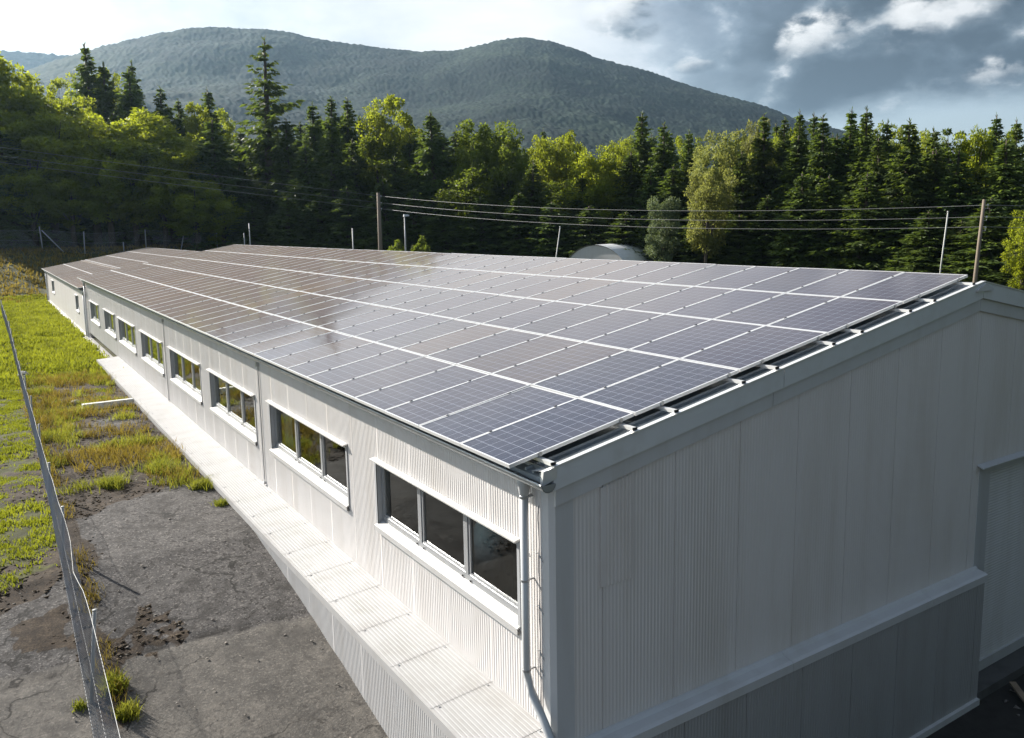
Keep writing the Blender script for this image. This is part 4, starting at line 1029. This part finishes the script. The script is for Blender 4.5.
TREES = [
 ('broad', -1.37, 101.34, 1.35, 20.4, 12.36, 'tall leafy tree cut by the left edge of the photo, tallest there', None),
 ('broad', 1.21, 103.84, 1.45, 19.28, 10.66, 'dense leafy tree just inside the left edge, right of the tallest tree there', None),
 ('lime', 4.3, 114.03, 1.86, 18.65, 6.7, 'yellow lit treetop beside the tall leafy tree at the left edge', None),
 ('sparse', 7.31, 127.43, 2.36, 21.68, 4.21, 'thin bare topped tree between the left edge tree and the paired spruces', None),
 ('spruce', 9.0, 110.54, 1.72, 23.5, 5.68, 'tall dark spruce at upper left, highest of the three together', None),
 ('spruce', 10.6, 107.85, 1.61, 21.05, 4.73, 'dark spruce close against the right of the tallest left spruce', None),
 ('spruce', 15.12, 116.6, 1.96, 22.69, 3.91, 'slender spruce standing free between the left pair and the lone giant', None),
 ('lime', 6.41, 105.12, 1.5, 16.28, 8.11, 'bright yellow crowned tree in front of the three left spruces', None),
 ('broad', 12.35, 98.71, 1.19, 15.02, 11.3, 'wide rounded green tree below the slender spruce', None),
 ('spruce', 17.19, 109.43, 1.68, 18.88, 4.27, 'narrow dark spruce just right of the slender free standing one', None),
 ('spruce', 19.89, 112.52, 1.8, 17.86, 3.81, 'small spruce tip halfway between slender spruce and lone giant', None),
 ('lime', 20.64, 105.77, 1.53, 16.55, 4.71, 'yellow tree showing through the dark spruces left of the giant spruce', None),
 ('spruce', 22.88, 109.01, 1.66, 19.01, 4.86, 'dark spruce just left of the lone giant spruce', None),
 ('giant', 25.25, 90.79, 0.5, 23.25, 8.09, 'lone giant spruce with open ragged branches rising far above the wood', None),
 ('spruce', 23.15, 95.38, 0.9, 13.02, 5.09, 'spruce at the foot of the giant spruce on its left side', None),
 ('spruce', 26.56, 88.53, 0.23, 14.48, 4.34, 'spruce at the foot of the giant spruce on its right side', None),
 ('spruce', 31.75, 94.25, 0.8, 16.75, 4.39, 'first dark spruce to the right of the giant spruce', None),
 ('spruce', 35.1, 96.57, 1.0, 17.8, 3.99, 'spruce beside the big yellow crown, second right of the giant', None),
 ('spruce', 34.51, 89.76, 0.42, 17.31, 4.25, 'dark narrow spruce touching the left side of big yellow crown', None),
 ('lime', 37.18, 85.04, -0.68, 17.85, 8.0, 'big yellow green crown standing highest in the middle of the wood', None),
 ('spruce', 40.31, 84.72, -0.77, 16.02, 3.67, 'spruce at the right flank of the big yellow crown', None),
 ('spruce', 38.4, 75.84, -2.73, 17.38, 4.92, 'dark pointed spruce between yellow crown and the twin rounded trees', None),
 ('column', 42.62, 73.84, -3.08, 16.78, 5.61, 'rounded columnar tree with yellow top, first of the twin pair', None),
 ('column', 44.47, 70.0, -3.4, 16.56, 5.47, 'rounded columnar tree with yellow top, second of the twin pair', None),
 ('lime', 51.84, 74.28, -3.0, 15.43, 4.74, 'yellow green crown right behind the twin rounded trees', None),
 ('lime', 54.88, 73.29, -3.17, 16.21, 5.51, 'broad yellow green crown over the bent white rod', None),
 ('spruce', 60.08, 85.46, -0.58, 15.46, 2.43, 'small spruce tip peeping behind the yellow crowns mid wood', None),
 ('broad', 50.69, 62.39, -3.38, 13.6, 6.59, 'mid green rounded tree standing behind the arched shed', None),
 ('lime', 57.93, 68.57, -3.39, 14.86, 4.23, 'pale yellow tree left of the spruce with a thin tip', None),
 ('spruce', 55.74, 60.97, -3.38, 17.16, 4.14, 'spruce with a thin bare tip above the grey willow', None),
 ('spruce', 55.47, 57.32, -3.38, 15.71, 4.0, 'bushy dark spruce right of the thin tipped spruce', None),
 ('spruce', 59.38, 57.73, -3.38, 15.15, 3.27, 'small dark spruce just left of the pale willow', None),
 ('greywillow', 47.29, 48.6, -3.36, 7.91, 3.82, 'low grey green willow bush beside the arched shed', None),
 ('willow', 48.04, 43.95, -3.36, 10.06, 4.73, 'pale yellow willow glowing in front of the dark spruces', None),
 ('willow', 54.94, 48.94, -3.36, 13.85, 6.84, 'tall pale willow crown behind the lower glowing willow', None),
 ('willow', 59.75, 48.99, -3.36, 15.1, 4.08, 'upper pale crown tucked among spruces right of the tall willow', None),
 ('spruce', 54.1, 45.71, -3.36, 11.9, 3.21, 'dark spruce cutting into the pale willow crowns', None),
 ('spruce', 56.91, 45.73, -3.36, 15.3, 3.1, 'pointed spruce rising from the right shoulder of the pale willows', None),
 ('spruce', 61.3, 46.96, -3.36, 15.42, 3.06, 'spruce where the mountain slope runs down into the wood', None),
 ('spruce', 58.53, 43.06, -3.35, 15.33, 3.08, 'thick spruce left of the paired tips under the dark cloud', None),
 ('spruce', 61.25, 43.65, -3.36, 15.38, 2.98, 'first of two close spruce tips where mountain meets the cloud', None),
 ('spruce', 57.47, 39.82, -3.35, 14.54, 3.16, 'second of two close spruce tips where mountain meets the cloud', None),
 ('spruce', 60.42, 39.11, -3.35, 15.12, 3.24, 'tall spruce left of two high tips against the pale sky band', None),
 ('spruce', 59.02, 36.69, -3.33, 14.81, 3.32, 'highest spruce on the right, against the pale sky band', None),
 ('spruce', 61.82, 36.56, -3.33, 13.97, 2.85, 'spruce just right of the highest right hand spruce', None),
 ('spruce', 56.98, 31.53, -3.31, 13.12, 3.82, 'broad lit spruce centred under the dark cloud', None),
 ('spruce', 60.56, 31.69, -3.31, 12.71, 3.44, 'lower broad spruce before the flat topped pine', None),
 ('pine', 64.13, 32.01, -3.31, 13.08, 3.78, 'flat topped pine on the skyline above the leaning white rod', None),
 ('broad', 61.57, 28.89, -3.3, 12.38, 3.96, 'leafy tree in the spruces above the right utility pole', None),
 ('spruce', 63.31, 28.27, -3.3, 13.53, 2.75, 'thin spruce with an open tip above the right utility pole', None),
 ('spruce', 62.39, 26.29, -3.29, 12.87, 2.68, 'spruce with an open tip cut by the right edge of the photo', None),
 ('broad', 46.32, 17.41, -3.25, 5.94, 2.69, 'low light green tree at the right edge behind the utility pole', None),
 ('spruce', -3.58, 102.97, 1.42, 13.93, 6.45, None, 's'),
 ('broad', -1.15, 102.94, 1.42, 14.07, 9.64, None, 'l'),
 ('broad', 1.05, 97.41, 1.08, 13.88, 8.9, None, 'l'),
 ('broad', 3.14, 96.95, 1.04, 13.99, 9.8, None, 'l'),
 ('spruce', 5.55, 98.51, 1.17, 13.19, 5.28, None, 's'),
 ('broad', 6.94, 95.11, 0.88, 14.15, 9.82, None, 'l'),
 ('spruce', 9.77, 97.38, 1.07, 14.39, 5.37, None, 's'),
 ('column', 11.34, 91.84, 0.6, 10.71, 8.2, None, 'l'),
 ('broad', 15.06, 96.19, 0.97, 14.17, 9.04, None, 'l'),
 ('broad', 16.47, 92.02, 0.61, 11.2, 8.03, None, 'l'),
 ('spruce', 18.77, 90.06, 0.44, 13.94, 6.14, None, 's'),
 ('spruce', 21.26, 89.66, 0.41, 9.74, 5.34, None, 's'),
 ('spruce', 24.71, 91.66, 0.58, 9.95, 5.11, None, 's'),
 ('spruce', 26.42, 89.98, 0.43, 9.18, 5.25, None, 's'),
 ('spruce', 27.24, 84.51, -0.82, 12.28, 5.25, None, 's'),
 ('spruce', 29.91, 83.04, -1.21, 15.14, 4.83, None, 's'),
 ('spruce', 32.42, 83.74, -1.02, 13.19, 5.13, None, 's'),
 ('column', 35.53, 83.85, -1.0, 13.52, 7.53, None, 'l'),
 ('spruce', 35.28, 78.75, -2.22, 12.15, 4.86, None, 's'),
 ('spruce', 37.2, 76.97, -2.53, 11.97, 4.57, None, 's'),
 ('spruce', 40.71, 77.27, -2.48, 15.06, 4.76, None, 's'),
 ('column', 39.99, 70.7, -3.4, 11.55, 7.37, None, 'l'),
 ('spruce', 42.55, 71.16, -3.4, 11.81, 5.68, None, 's'),
 ('spruce', 44.45, 69.06, -3.4, 10.87, 5.28, None, 's'),
 ('spruce', 44.58, 65.06, -3.39, 12.09, 4.65, None, 's'),
 ('column', 49.17, 66.69, -3.39, 10.24, 6.95, None, 'l'),
 ('spruce', 48.97, 62.56, -3.39, 10.66, 4.28, None, 's'),
 ('broad', 51.5, 61.58, -3.38, 10.77, 7.13, None, 'l'),
 ('spruce', 52.81, 59.31, -3.38, 12.96, 5.07, None, 's'),
 ('spruce', 52.91, 56.4, -3.38, 11.18, 4.11, None, 's'),
 ('spruce', 53.33, 53.65, -3.37, 11.12, 5.0, None, 's'),
 ('spruce', 55.18, 52.3, -3.37, 9.81, 4.92, None, 's'),
 ('spruce', 57.25, 50.98, -3.37, 10.32, 4.9, None, 's'),
 ('spruce', 56.37, 46.81, -3.36, 8.55, 4.09, None, 's'),
 ('spruce', 57.89, 45.22, -3.36, 10.7, 4.74, None, 's'),
 ('spruce', 57.81, 42.55, -3.35, 13.12, 4.57, None, 's'),
 ('spruce', 58.64, 40.88, -3.35, 11.44, 4.62, None, 's'),
 ('spruce', 59.03, 39.48, -3.35, 12.86, 4.02, None, 's'),
 ('spruce', 58.43, 36.69, -3.33, 11.54, 3.92, None, 's'),
 ('spruce', 56.96, 34.13, -3.32, 12.09, 3.75, None, 's'),
 ('spruce', 59.69, 34.32, -3.32, 10.89, 4.3, None, 's'),
 ('spruce', 58.67, 31.93, -3.31, 9.36, 3.85, None, 's'),
 ('spruce', 58.56, 30.22, -3.3, 10.8, 3.54, None, 's'),
 ('spruce', 58.41, 28.33, -3.3, 10.64, 4.06, None, 's'),
 ('spruce', 61.37, 27.83, -3.29, 9.36, 4.26, None, 's'),
 ('spruce', 59.73, 25.6, -3.28, 11.2, 4.44, None, 's'),
 ('spruce', 62.01, 24.3, -3.28, 3.25, 3.52, None, 's'),
 ('spruce', 57.29, 20.94, -3.26, 3.51, 3.86, None, 's'),
 ('broad', -4.57, 93.83, 0.77, 12.36, 6.76, None, 'l'),
 ('spruce', -1.23, 95.16, 0.88, 11.88, 6.03, None, 's'),
 ('broad', 0.97, 93.34, 0.72, 7.98, 6.8, None, 'l'),
 ('broad', 4.46, 92.23, 0.63, 7.55, 6.27, None, 'l'),
 ('broad', 7.96, 91.6, 0.57, 11.48, 7.93, None, 'l'),
 ('broad', 10.38, 90.92, 0.52, 11.35, 7.8, None, 'l'),
 ('broad', 12.99, 89.85, 0.42, 9.75, 6.6, None, 'l'),
 ('broad', 15.87, 87.63, -0.01, 7.58, 7.53, None, 'l'),
 ('broad', 18.27, 86.01, -0.43, 6.56, 6.51, None, 'l'),
 ('spruce', 20.87, 84.1, -0.93, 5.68, 5.25, None, 's'),
 ('spruce', 23.88, 80.98, -1.74, 7.26, 4.99, None, 's'),
 ('spruce', 27.27, 80.43, -1.89, 8.03, 5.41, None, 's'),
 ('spruce', 29.21, 77.73, -2.4, 9.19, 5.35, None, 's'),
 ('spruce', 32.23, 75.22, -2.84, 9.97, 5.71, None, 's'),
 ('spruce', 35.0, 73.45, -3.15, 9.33, 4.76, None, 's'),
 ('spruce', 36.48, 69.58, -3.4, 7.97, 5.41, None, 's'),
 ('spruce', 39.2, 66.92, -3.39, 8.64, 5.28, None, 's'),
 ('spruce', 41.93, 63.85, -3.39, 8.86, 4.93, None, 's'),
 ('spruce', 43.52, 60.38, -3.38, 7.9, 4.86, None, 's'),
 ('spruce', 45.63, 57.14, -3.38, 7.4, 5.05, None, 's'),
 ('spruce', 47.15, 53.45, -3.37, 6.7, 4.82, None, 's'),
 ('spruce', 49.73, 50.83, -3.37, 6.04, 4.04, None, 's'),
 ('spruce', 51.01, 47.3, -3.36, 7.25, 4.97, None, 's'),
 ('spruce', 51.57, 43.57, -3.36, 6.22, 4.79, None, 's'),
 ('spruce', 52.41, 41.26, -3.35, 7.75, 3.92, None, 's'),
 ('spruce', 52.57, 37.92, -3.34, 9.45, 4.05, None, 's'),
 ('spruce', 53.8, 36.26, -3.33, 9.14, 4.42, None, 's'),
 ('spruce', 54.07, 33.01, -3.32, 9.14, 3.89, None, 's'),
 ('spruce', 55.26, 30.8, -3.31, 7.22, 3.93, None, 's'),
 ('spruce', 54.07, 27.91, -3.29, 6.12, 4.04, None, 's'),
 ('spruce', 54.81, 25.85, -3.28, 5.36, 4.01, None, 's'),
 ('spruce', 54.16, 23.54, -3.27, 6.9, 4.04, None, 's'),
 ('spruce', 54.02, 21.1, -3.26, 3.5, 3.61, None, 's'),
 ('spruce', 55.02, 19.22, -3.25, 1.69, 3.88, None, 's'),
 ('spruce', -1.94, 118.85, 2.05, 20.77, 5.43, None, 'b'),
 ('spruce', -0.16, 121.19, 2.14, 20.18, 5.85, None, 'b'),
 ('spruce', 1.35, 118.76, 2.05, 19.24, 5.98, None, 'b'),
 ('spruce', 4.11, 127.98, 2.38, 19.74, 5.95, None, 'b'),
 ('spruce', 5.96, 119.87, 2.09, 17.57, 4.95, None, 'b'),
 ('spruce', 7.91, 119.63, 2.09, 16.61, 4.79, None, 'b'),
 ('lime', 10.86, 119.35, 2.07, 21.66, 5.89, None, 'b'),
 ('spruce', 13.5, 122.24, 2.18, 21.14, 5.32, None, 'b'),
 ('spruce', 14.22, 113.24, 1.83, 21.36, 5.68, None, 'b'),
 ('spruce', 16.77, 117.58, 2.0, 15.82, 5.9, None, 'b'),
 ('spruce', 18.43, 112.26, 1.79, 17.02, 4.6, None, 'b'),
 ('spruce', 22.14, 120.66, 2.12, 16.86, 4.94, None, 'b'),
 ('spruce', 22.74, 112.81, 1.81, 16.78, 4.77, None, 'b'),
 ('lime', 25.14, 112.57, 1.8, 16.6, 5.82, None, 'b'),
 ('spruce', 29.03, 117.98, 2.02, 12.13, 4.84, None, 'b'),
 ('spruce', 30.92, 114.02, 1.86, 13.58, 4.79, None, 'b'),
 ('spruce', 30.67, 105.33, 1.51, 14.19, 4.8, None, 'b'),
 ('spruce', 34.76, 108.08, 1.62, 15.29, 4.79, None, 'b'),
 ('spruce', 36.25, 103.88, 1.46, 15.68, 5.21, None, 'b'),
 ('spruce', 42.02, 110.28, 1.71, 17.01, 4.55, None, 'b'),
 ('spruce', 39.56, 98.65, 1.18, 15.67, 4.87, None, 'b'),
 ('spruce', 42.24, 97.26, 1.06, 16.23, 4.21, None, 'b'),
 ('lime', 44.28, 94.91, 0.86, 14.59, 4.4, None, 'b'),
 ('spruce', 46.9, 95.64, 0.92, 14.64, 4.69, None, 'b'),
 ('spruce', 52.67, 101.55, 1.36, 16.08, 4.68, None, 'b'),
 ('spruce', 49.52, 90.29, 0.46, 14.33, 4.42, None, 'b'),
 ('lime', 54.07, 94.07, 0.79, 13.86, 5.41, None, 'b'),
 ('spruce', 55.03, 91.17, 0.54, 14.81, 4.92, None, 'b'),
 ('lime', 59.43, 93.62, 0.75, 13.58, 4.73, None, 'b'),
 ('spruce', 55.89, 83.62, -1.06, 12.93, 4.33, None, 'b'),
 ('lime', 58.54, 83.92, -0.98, 12.41, 4.15, None, 'b'),
 ('spruce', 60.67, 83.35, -1.13, 14.34, 4.78, None, 'b'),
 ('lime', 59.31, 77.84, -2.38, 14.8, 4.07, None, 'b'),
 ('spruce', 63.34, 79.51, -2.09, 13.09, 4.37, None, 'b'),
 ('lime', 66.7, 79.32, -2.12, 12.96, 5.05, None, 'b'),
 ('lime', 68.14, 77.1, -2.51, 15.88, 5.27, None, 'b'),
 ('spruce', 70.84, 76.11, -2.68, 16.4, 4.55, None, 'b'),
 ('spruce', 67.4, 69.44, -3.4, 16.7, 4.63, None, 'b'),
 ('lime', 70.88, 70.04, -3.4, 16.26, 3.91, None, 'b'),
 ('spruce', 74.36, 70.83, -3.4, 15.66, 5.25, None, 'b'),
 ('spruce', 71.17, 64.4, -3.39, 13.88, 4.15, None, 'b'),
 ('lime', 75.16, 65.64, -3.39, 12.74, 4.0, None, 'b'),
 ('lime', 73.52, 61.26, -3.38, 15.33, 4.9, None, 'b'),
 ('spruce', 78.71, 62.53, -3.39, 17.42, 4.5, None, 'b'),
 ('lime', 79.7, 60.56, -3.38, 16.95, 4.57, None, 'b'),
 ('spruce', 79.46, 57.12, -3.38, 16.22, 4.33, None, 'b'),
 ('spruce', 77.76, 53.73, -3.37, 15.19, 4.27, None, 'b'),
 ('spruce', 75.48, 49.38, -3.36, 16.06, 3.76, None, 'b'),
 ('lime', 75.65, 47.17, -3.36, 15.54, 3.89, None, 'b'),
 ('lime', 82.2, 49.39, -3.36, 14.18, 4.49, None, 'b'),
 ('lime', 78.94, 45.26, -3.36, 15.04, 3.59, None, 'b'),
 ('lime', 83.48, 46.16, -3.36, 14.88, 3.94, None, 'b'),
 ('spruce', 83.5, 43.74, -3.36, 13.94, 4.41, None, 'b'),
 ('spruce', 80.12, 39.58, -3.35, 13.27, 4.15, None, 'b'),
 ('spruce', 75.13, 35.34, -3.33, 13.21, 3.58, None, 'b'),
 ('lime', 79.19, 35.81, -3.33, 13.96, 4.49, None, 'b'),
 ('spruce', 82.4, 34.94, -3.33, 7.01, 4.09, None, 'b'),
 ('spruce', 82.86, 33.08, -3.32, 5.18, 4.06, None, 'b'),
 ('bush', 28.45, 64.42, -3.39, 4.4, 2.45, None, 'u'),
 ('bush', 30.24, 62.39, -3.38, 4.74, 2.42, None, 'u'),
 ('spruce', 19, -9, -5.6, 12, 5.5, None, 'y'),
 ('spruce', 23, -5, -5.6, 13, 5.5, None, 'y'),
 ('spruce', 17.5, -14, -5.6, 12, 5.5, None, 'y'),
 ('spruce', 25, -12, -5.6, 14, 5.5, None, 'y'),
 ('spruce', -2, -25, -5.7, 15, 6.5, None, 'y'),
 ('spruce', 4, -23, -5.7, 16, 6.5, None, 'y'),
 ('spruce', 10, -24, -5.7, 17, 6.5, None, 'y'),
 ('spruce', 15, -22, -5.7, 15, 6.5, None, 'y'),
 ('spruce', 21, -22, -5.7, 16, 6.5, None, 'y'),
 ('spruce', 28, -20, -5.7, 15, 6.5, None, 'y'),
 ('broad', -10, 108, 1.62, 8, 8.5, None, 'o'),
 ('broad', -14, 107, 1.58, 7, 8.5, None, 'o'),
 ('broad', -18, 110, 1.7, 7.5, 8.5, None, 'o'),
 ('broad', -24, 108, 1.62, 8, 8.5, None, 'o'),
 ('broad', -31, 112, 1.78, 8, 8.5, None, 'o'),
 ('broad', -39, 108, 1.62, 9, 8.5, None, 'o'),
 ('broad', -48, 112, 1.78, 9, 8.5, None, 'o'),
]
for i, (kind, x, y, z, h, w, label, grp) in enumerate(TREES):
    pk = PT[kind][(i*7+int(abs(x)*3)) % len(PT[kind])]; root, H, R_ = pk
    o = root if not used.get(root.name) else copy_tree(root); used[root.name] = True
    o.location = (x, y, z); o.rotation_euler = (0, 0, random.uniform(0, 6.28))
    s = h/H; k = w/2/R_
    if kind in ('spruce', 'giant'): k *= 1.5
    o.scale = (k, k*random.uniform(.93, 1.07), s)
    if label: tag(o, label, 'tree', None)
    else: tag(o, NAMES[grp][0], 'bush' if grp == 'u' else 'tree', NAMES[grp][1])
for k, lst in PT.items():
    for root, H, R_ in lst:
        if not used.get(root.name):
            for c in list(root.children): bpy.data.objects.remove(c)
            bpy.data.objects.remove(root)

# ------------------------------------------------------------------ sun, sky, air, camera
SUN = Vector((-1, 2.2, 1.32)).normalized()
ld = bpy.data.lights.new('sun', 'SUN'); ld.energy = 5.0; ld.angle = math.radians(.6); ld.color = (1, .945, .87)
lo = bpy.data.objects.new('sun', ld); COL.objects.link(lo); lo.rotation_euler = (-SUN).to_track_quat('-Z', 'Y').to_euler(); lo.location = (-30, 90, 60)

w = bpy.data.worlds.new('World'); scene.world = w; w.use_nodes = True
nt = w.node_tree; L = nt.links.new; bg = nt.nodes['Background']
sky = nt.nodes.new('ShaderNodeTexSky'); sky.sky_type = 'NISHITA'; sky.sun_disc = False
sky.sun_elevation = math.asin(SUN.z); sky.sun_rotation = math.atan2(SUN.x, SUN.y); sky.air_density = 1.0; sky.dust_density = 2.0; sky.altitude = 400
tc = nt.nodes.new('ShaderNodeTexCoord'); d = tc.outputs['Generated']
sp = nt.nodes.new('ShaderNodeSeparateXYZ'); L(d, sp.inputs[0])
az = math_(nt, 'ARCTAN2', sp.outputs[0], sp.outputs[1]); el = math_(nt, 'ARCSINE', sp.outputs[2])
az = math_(nt, 'MULTIPLY', az, 57.2958); el = math_(nt, 'MULTIPLY', el, 57.2958)
mp = nt.nodes.new('ShaderNodeMapping'); mp.inputs['Scale'].default_value = (1, 1, 2.4); L(d, mp.inputs[0])
n1 = noise(nt, mp.outputs[0], 3.2, 7, .58, .25); n2 = noise(nt, mp.outputs[0], 9.0, 7, .6, .2); n3 = noise(nt, mp.outputs[0], 1.5, 4, .5)
wob = math_(nt, 'ADD', math_(nt, 'MULTIPLY', math_(nt, 'SUBTRACT', n1, .5), 16), math_(nt, 'MULTIPLY', math_(nt, 'SUBTRACT', n2, .5), 7))
azw = math_(nt, 'ADD', az, wob); elw = math_(nt, 'ADD', el, math_(nt, 'MULTIPLY', wob, .35))
K = 1.0                                            # cloud brightness before exposure
blue = mix(nt, .35, (.20, .212, .235), (.22, .23, .245))
white = ramp(nt, n1, [(.32, (.25, .28, .305)), (.48, (.355, .365, .372)), (.64, (.47, .468, .46))])
# sunlit veil fills the sky towards the sun
azv = math_(nt, 'SUBTRACT', azw, math_(nt, 'MULTIPLY', math_(nt, 'MAXIMUM', math_(nt, 'SUBTRACT', el, 15), 0), .9))
veil = math_(nt, 'SUBTRACT', 1, smooth(nt, azv, 35, 50))
veil = math_(nt, 'MULTIPLY', veil, smooth(nt, az, -95, -50))
veil = math_(nt, 'MULTIPLY', veil, math_(nt, 'SUBTRACT', 1, math_(nt, 'MULTIPLY', smooth(nt, elw, 17.5, 28), .82)))
mpc = nt.nodes.new('ShaderNodeMapping'); mpc.inputs['Scale'].default_value = (1, 1, 1.7); L(d, mpc.inputs[0])
off = N(nt, 'ShaderNodeVectorMath', operation='ADD'); L(mpc.outputs[0], off.inputs[0]); off.inputs[1].default_value = (-.030, .012, .034)
def billow(v):                                     # cauliflower lumps: folded noise over a broad mass
    a = noise(nt, v, 5.0, 3, .5, .3); b_ = math_(nt, 'ABSOLUTE', math_(nt, 'SUBTRACT', noise(nt, v, 11.0, 6, .62), .5)); 
    return math_(nt, 'SUBTRACT', a, math_(nt, 'MULTIPLY', b_, .55))
ba, bb = billow(mpc.outputs[0]), billow(off.outputs[0])
rel = math_(nt, 'MULTIPLY', math_(nt, 'SUBTRACT', ba, bb), 4.2)
lum = math_(nt, 'ADD', math_(nt, 'ADD', .27, rel), math_(nt, 'MULTIPLY', math_(nt, 'SUBTRACT', ba, .42), .9), clamp=True)
dark = ramp(nt, lum, [(.0, (.026, .038, .053)), (.38, (.046, .064, .084)), (.62, (.085, .108, .130)), (.82, (.20, .22, .24)), (1.0, (.34, .35, .36))])
dm = math_(nt, 'MULTIPLY', smooth(nt, azv, 37, 53), math_(nt, 'SUBTRACT', 1, smooth(nt, azw, 84, 108)))
dm = math_(nt, 'MULTIPLY', dm, smooth(nt, elw, math.nan if False else 5.0, 7.4))
dm = math_(nt, 'MULTIPLY', dm, math_(nt, 'SUBTRACT', 1, math_(nt, 'MULTIPLY', smooth(nt, el, 26, 44), .5)))
c = mix(nt, math_(nt, 'MULTIPLY', smooth(nt, n3, .42, .66), .5), blue, (.15, .165, .18))
back = mix(nt, .5, sky.outputs[0], sky.outputs[0])
skyc = N(nt, 'ShaderNodeVectorMath', operation='SCALE'); L(sky.outputs[0], skyc.inputs[0]); skyc.inputs['Scale'].default_value = .09
c = mix(nt, .6, c, skyc.outputs[0])
c = mix(nt, veil, c, white)
c = mix(nt, dm, c, dark)
# bright billows on the dark cloud
azp = math_(nt, 'MULTIPLY_ADD', wob, .35, az); elp = math_(nt, 'MULTIPLY_ADD', wob, .14, el)
def puff(a0, e0, ra, re, amt, c):
    u = math_(nt, 'DIVIDE', math_(nt, 'SUBTRACT', azp, a0), ra); v = math_(nt, 'DIVIDE', math_(nt, 'SUBTRACT', elp, e0), re)
    r2 = math_(nt, 'ADD', math_(nt, 'MULTIPLY', u, u), math_(nt, 'MULTIPLY', v, v))
    r2 = math_(nt, 'ADD', r2, math_(nt, 'MULTIPLY_ADD', n2, 3.4, -1.7)); r2 = math_(nt, 'ADD', r2, math_(nt, 'MULTIPLY_ADD', n1, 2.0, -1.0))
    f = math_(nt, 'MULTIPLY', math_(nt, 'SUBTRACT', 1, smooth(nt, r2, .25, 1.1)), amt)
    lit = smooth(nt, math_(nt, 'SUBTRACT', math_(nt, 'ADD', v, math_(nt, 'MULTIPLY', n2, 1.2)), math_(nt, 'MULTIPLY', u, .7)), .1, 1.5)      # billow lit from the sun's side
    col = mix(nt, math_(nt, 'MULTIPLY', lit, smooth(nt, lum, .08, .6)), dark, (.48, .48, .475))
    return mix(nt, f, c, col)
c = puff(60.2, 11.6, 5.0, 2.7, .95, c); c = puff(52.6, 10.9, 3.5, 1.5, 1.0, c); c = puff(63.4, 8.2, 2.8, 1.0, .8, c); c = puff(45.5, 10.2, 1.6, .6, .6, c); c = puff(41.0, 13.4, 3.2, 1.8, .9, c); c = puff(72, 13, 5, 2.2, .8, c)
dim = math_(nt, 'MULTIPLY_ADD', smooth(nt, sp.outputs[1], -.55, .15), .30, .70)      # unseen sky behind the camera dimmed to darken the gable
c = mix(nt, 1.0, c, dim, 'MULTIPLY')
L(c, bg.inputs['Color']); bg.inputs['Strength'].default_value = K

def haze_mat():
    m = bpy.data.materials.new('valley haze'); m.use_nodes = True; nt = m.node_tree
    nt.nodes.remove(nt.nodes['Principled BSDF'])
    v = nt.nodes.new('ShaderNodeVolumePrincipled'); v.inputs['Color'].default_value = (.45, .66, .85, 1); v.inputs['Density'].default_value = .000108; v.inputs['Anisotropy'].default_value = .5
    nt.links.new(v.outputs[0], nt.nodes['Material Output'].inputs['Volume']); return m
mb = MB(); mb.box(-6100, 6100, -6100, 6100, -60, 560)
hz = mb.build('haze', haze_mat()); tag(hz, kind='stuff')


R0, R1, R2 = [[0.8379888, -0.5454368, -0.0165345], [0.0907932, 0.1094853, 0.9898331], [0.5380811, 0.8309703, -0.1412694]]
cd = bpy.data.cameras.new('camera'); cam = bpy.data.objects.new('camera', cd); COL.objects.link(cam); scene.camera = cam
cam.matrix_world = Matrix(((R0[0], R1[0], -R2[0], CAM[0]), (R0[1], R1[1], -R2[1], CAM[1]), (R0[2], R1[2], -R2[2], CAM[2]), (0, 0, 0, 1)))
cd.sensor_width = 36; cd.lens = 823.5057/1024*36; cd.shift_x = -0.005232; cd.shift_y = -0.026070
cd.clip_start = .1; cd.clip_end = 20000
scene.view_settings.view_transform = 'Standard'; scene.view_settings.look = 'None'; scene.view_settings.exposure = 1.26; scene.view_settings.gamma = 1.0; scene.view_settings.use_curve_mapping = False
scene.cycles.use_denoising = True; scene.cycles.max_bounces = 6; scene.cycles.diffuse_bounces = 3; scene.cycles.glossy_bounces = 3; scene.cycles.transparent_max_bounces = 16; scene.cycles.volume_bounces = 0
scene.cycles.sample_clamp_indirect = 6
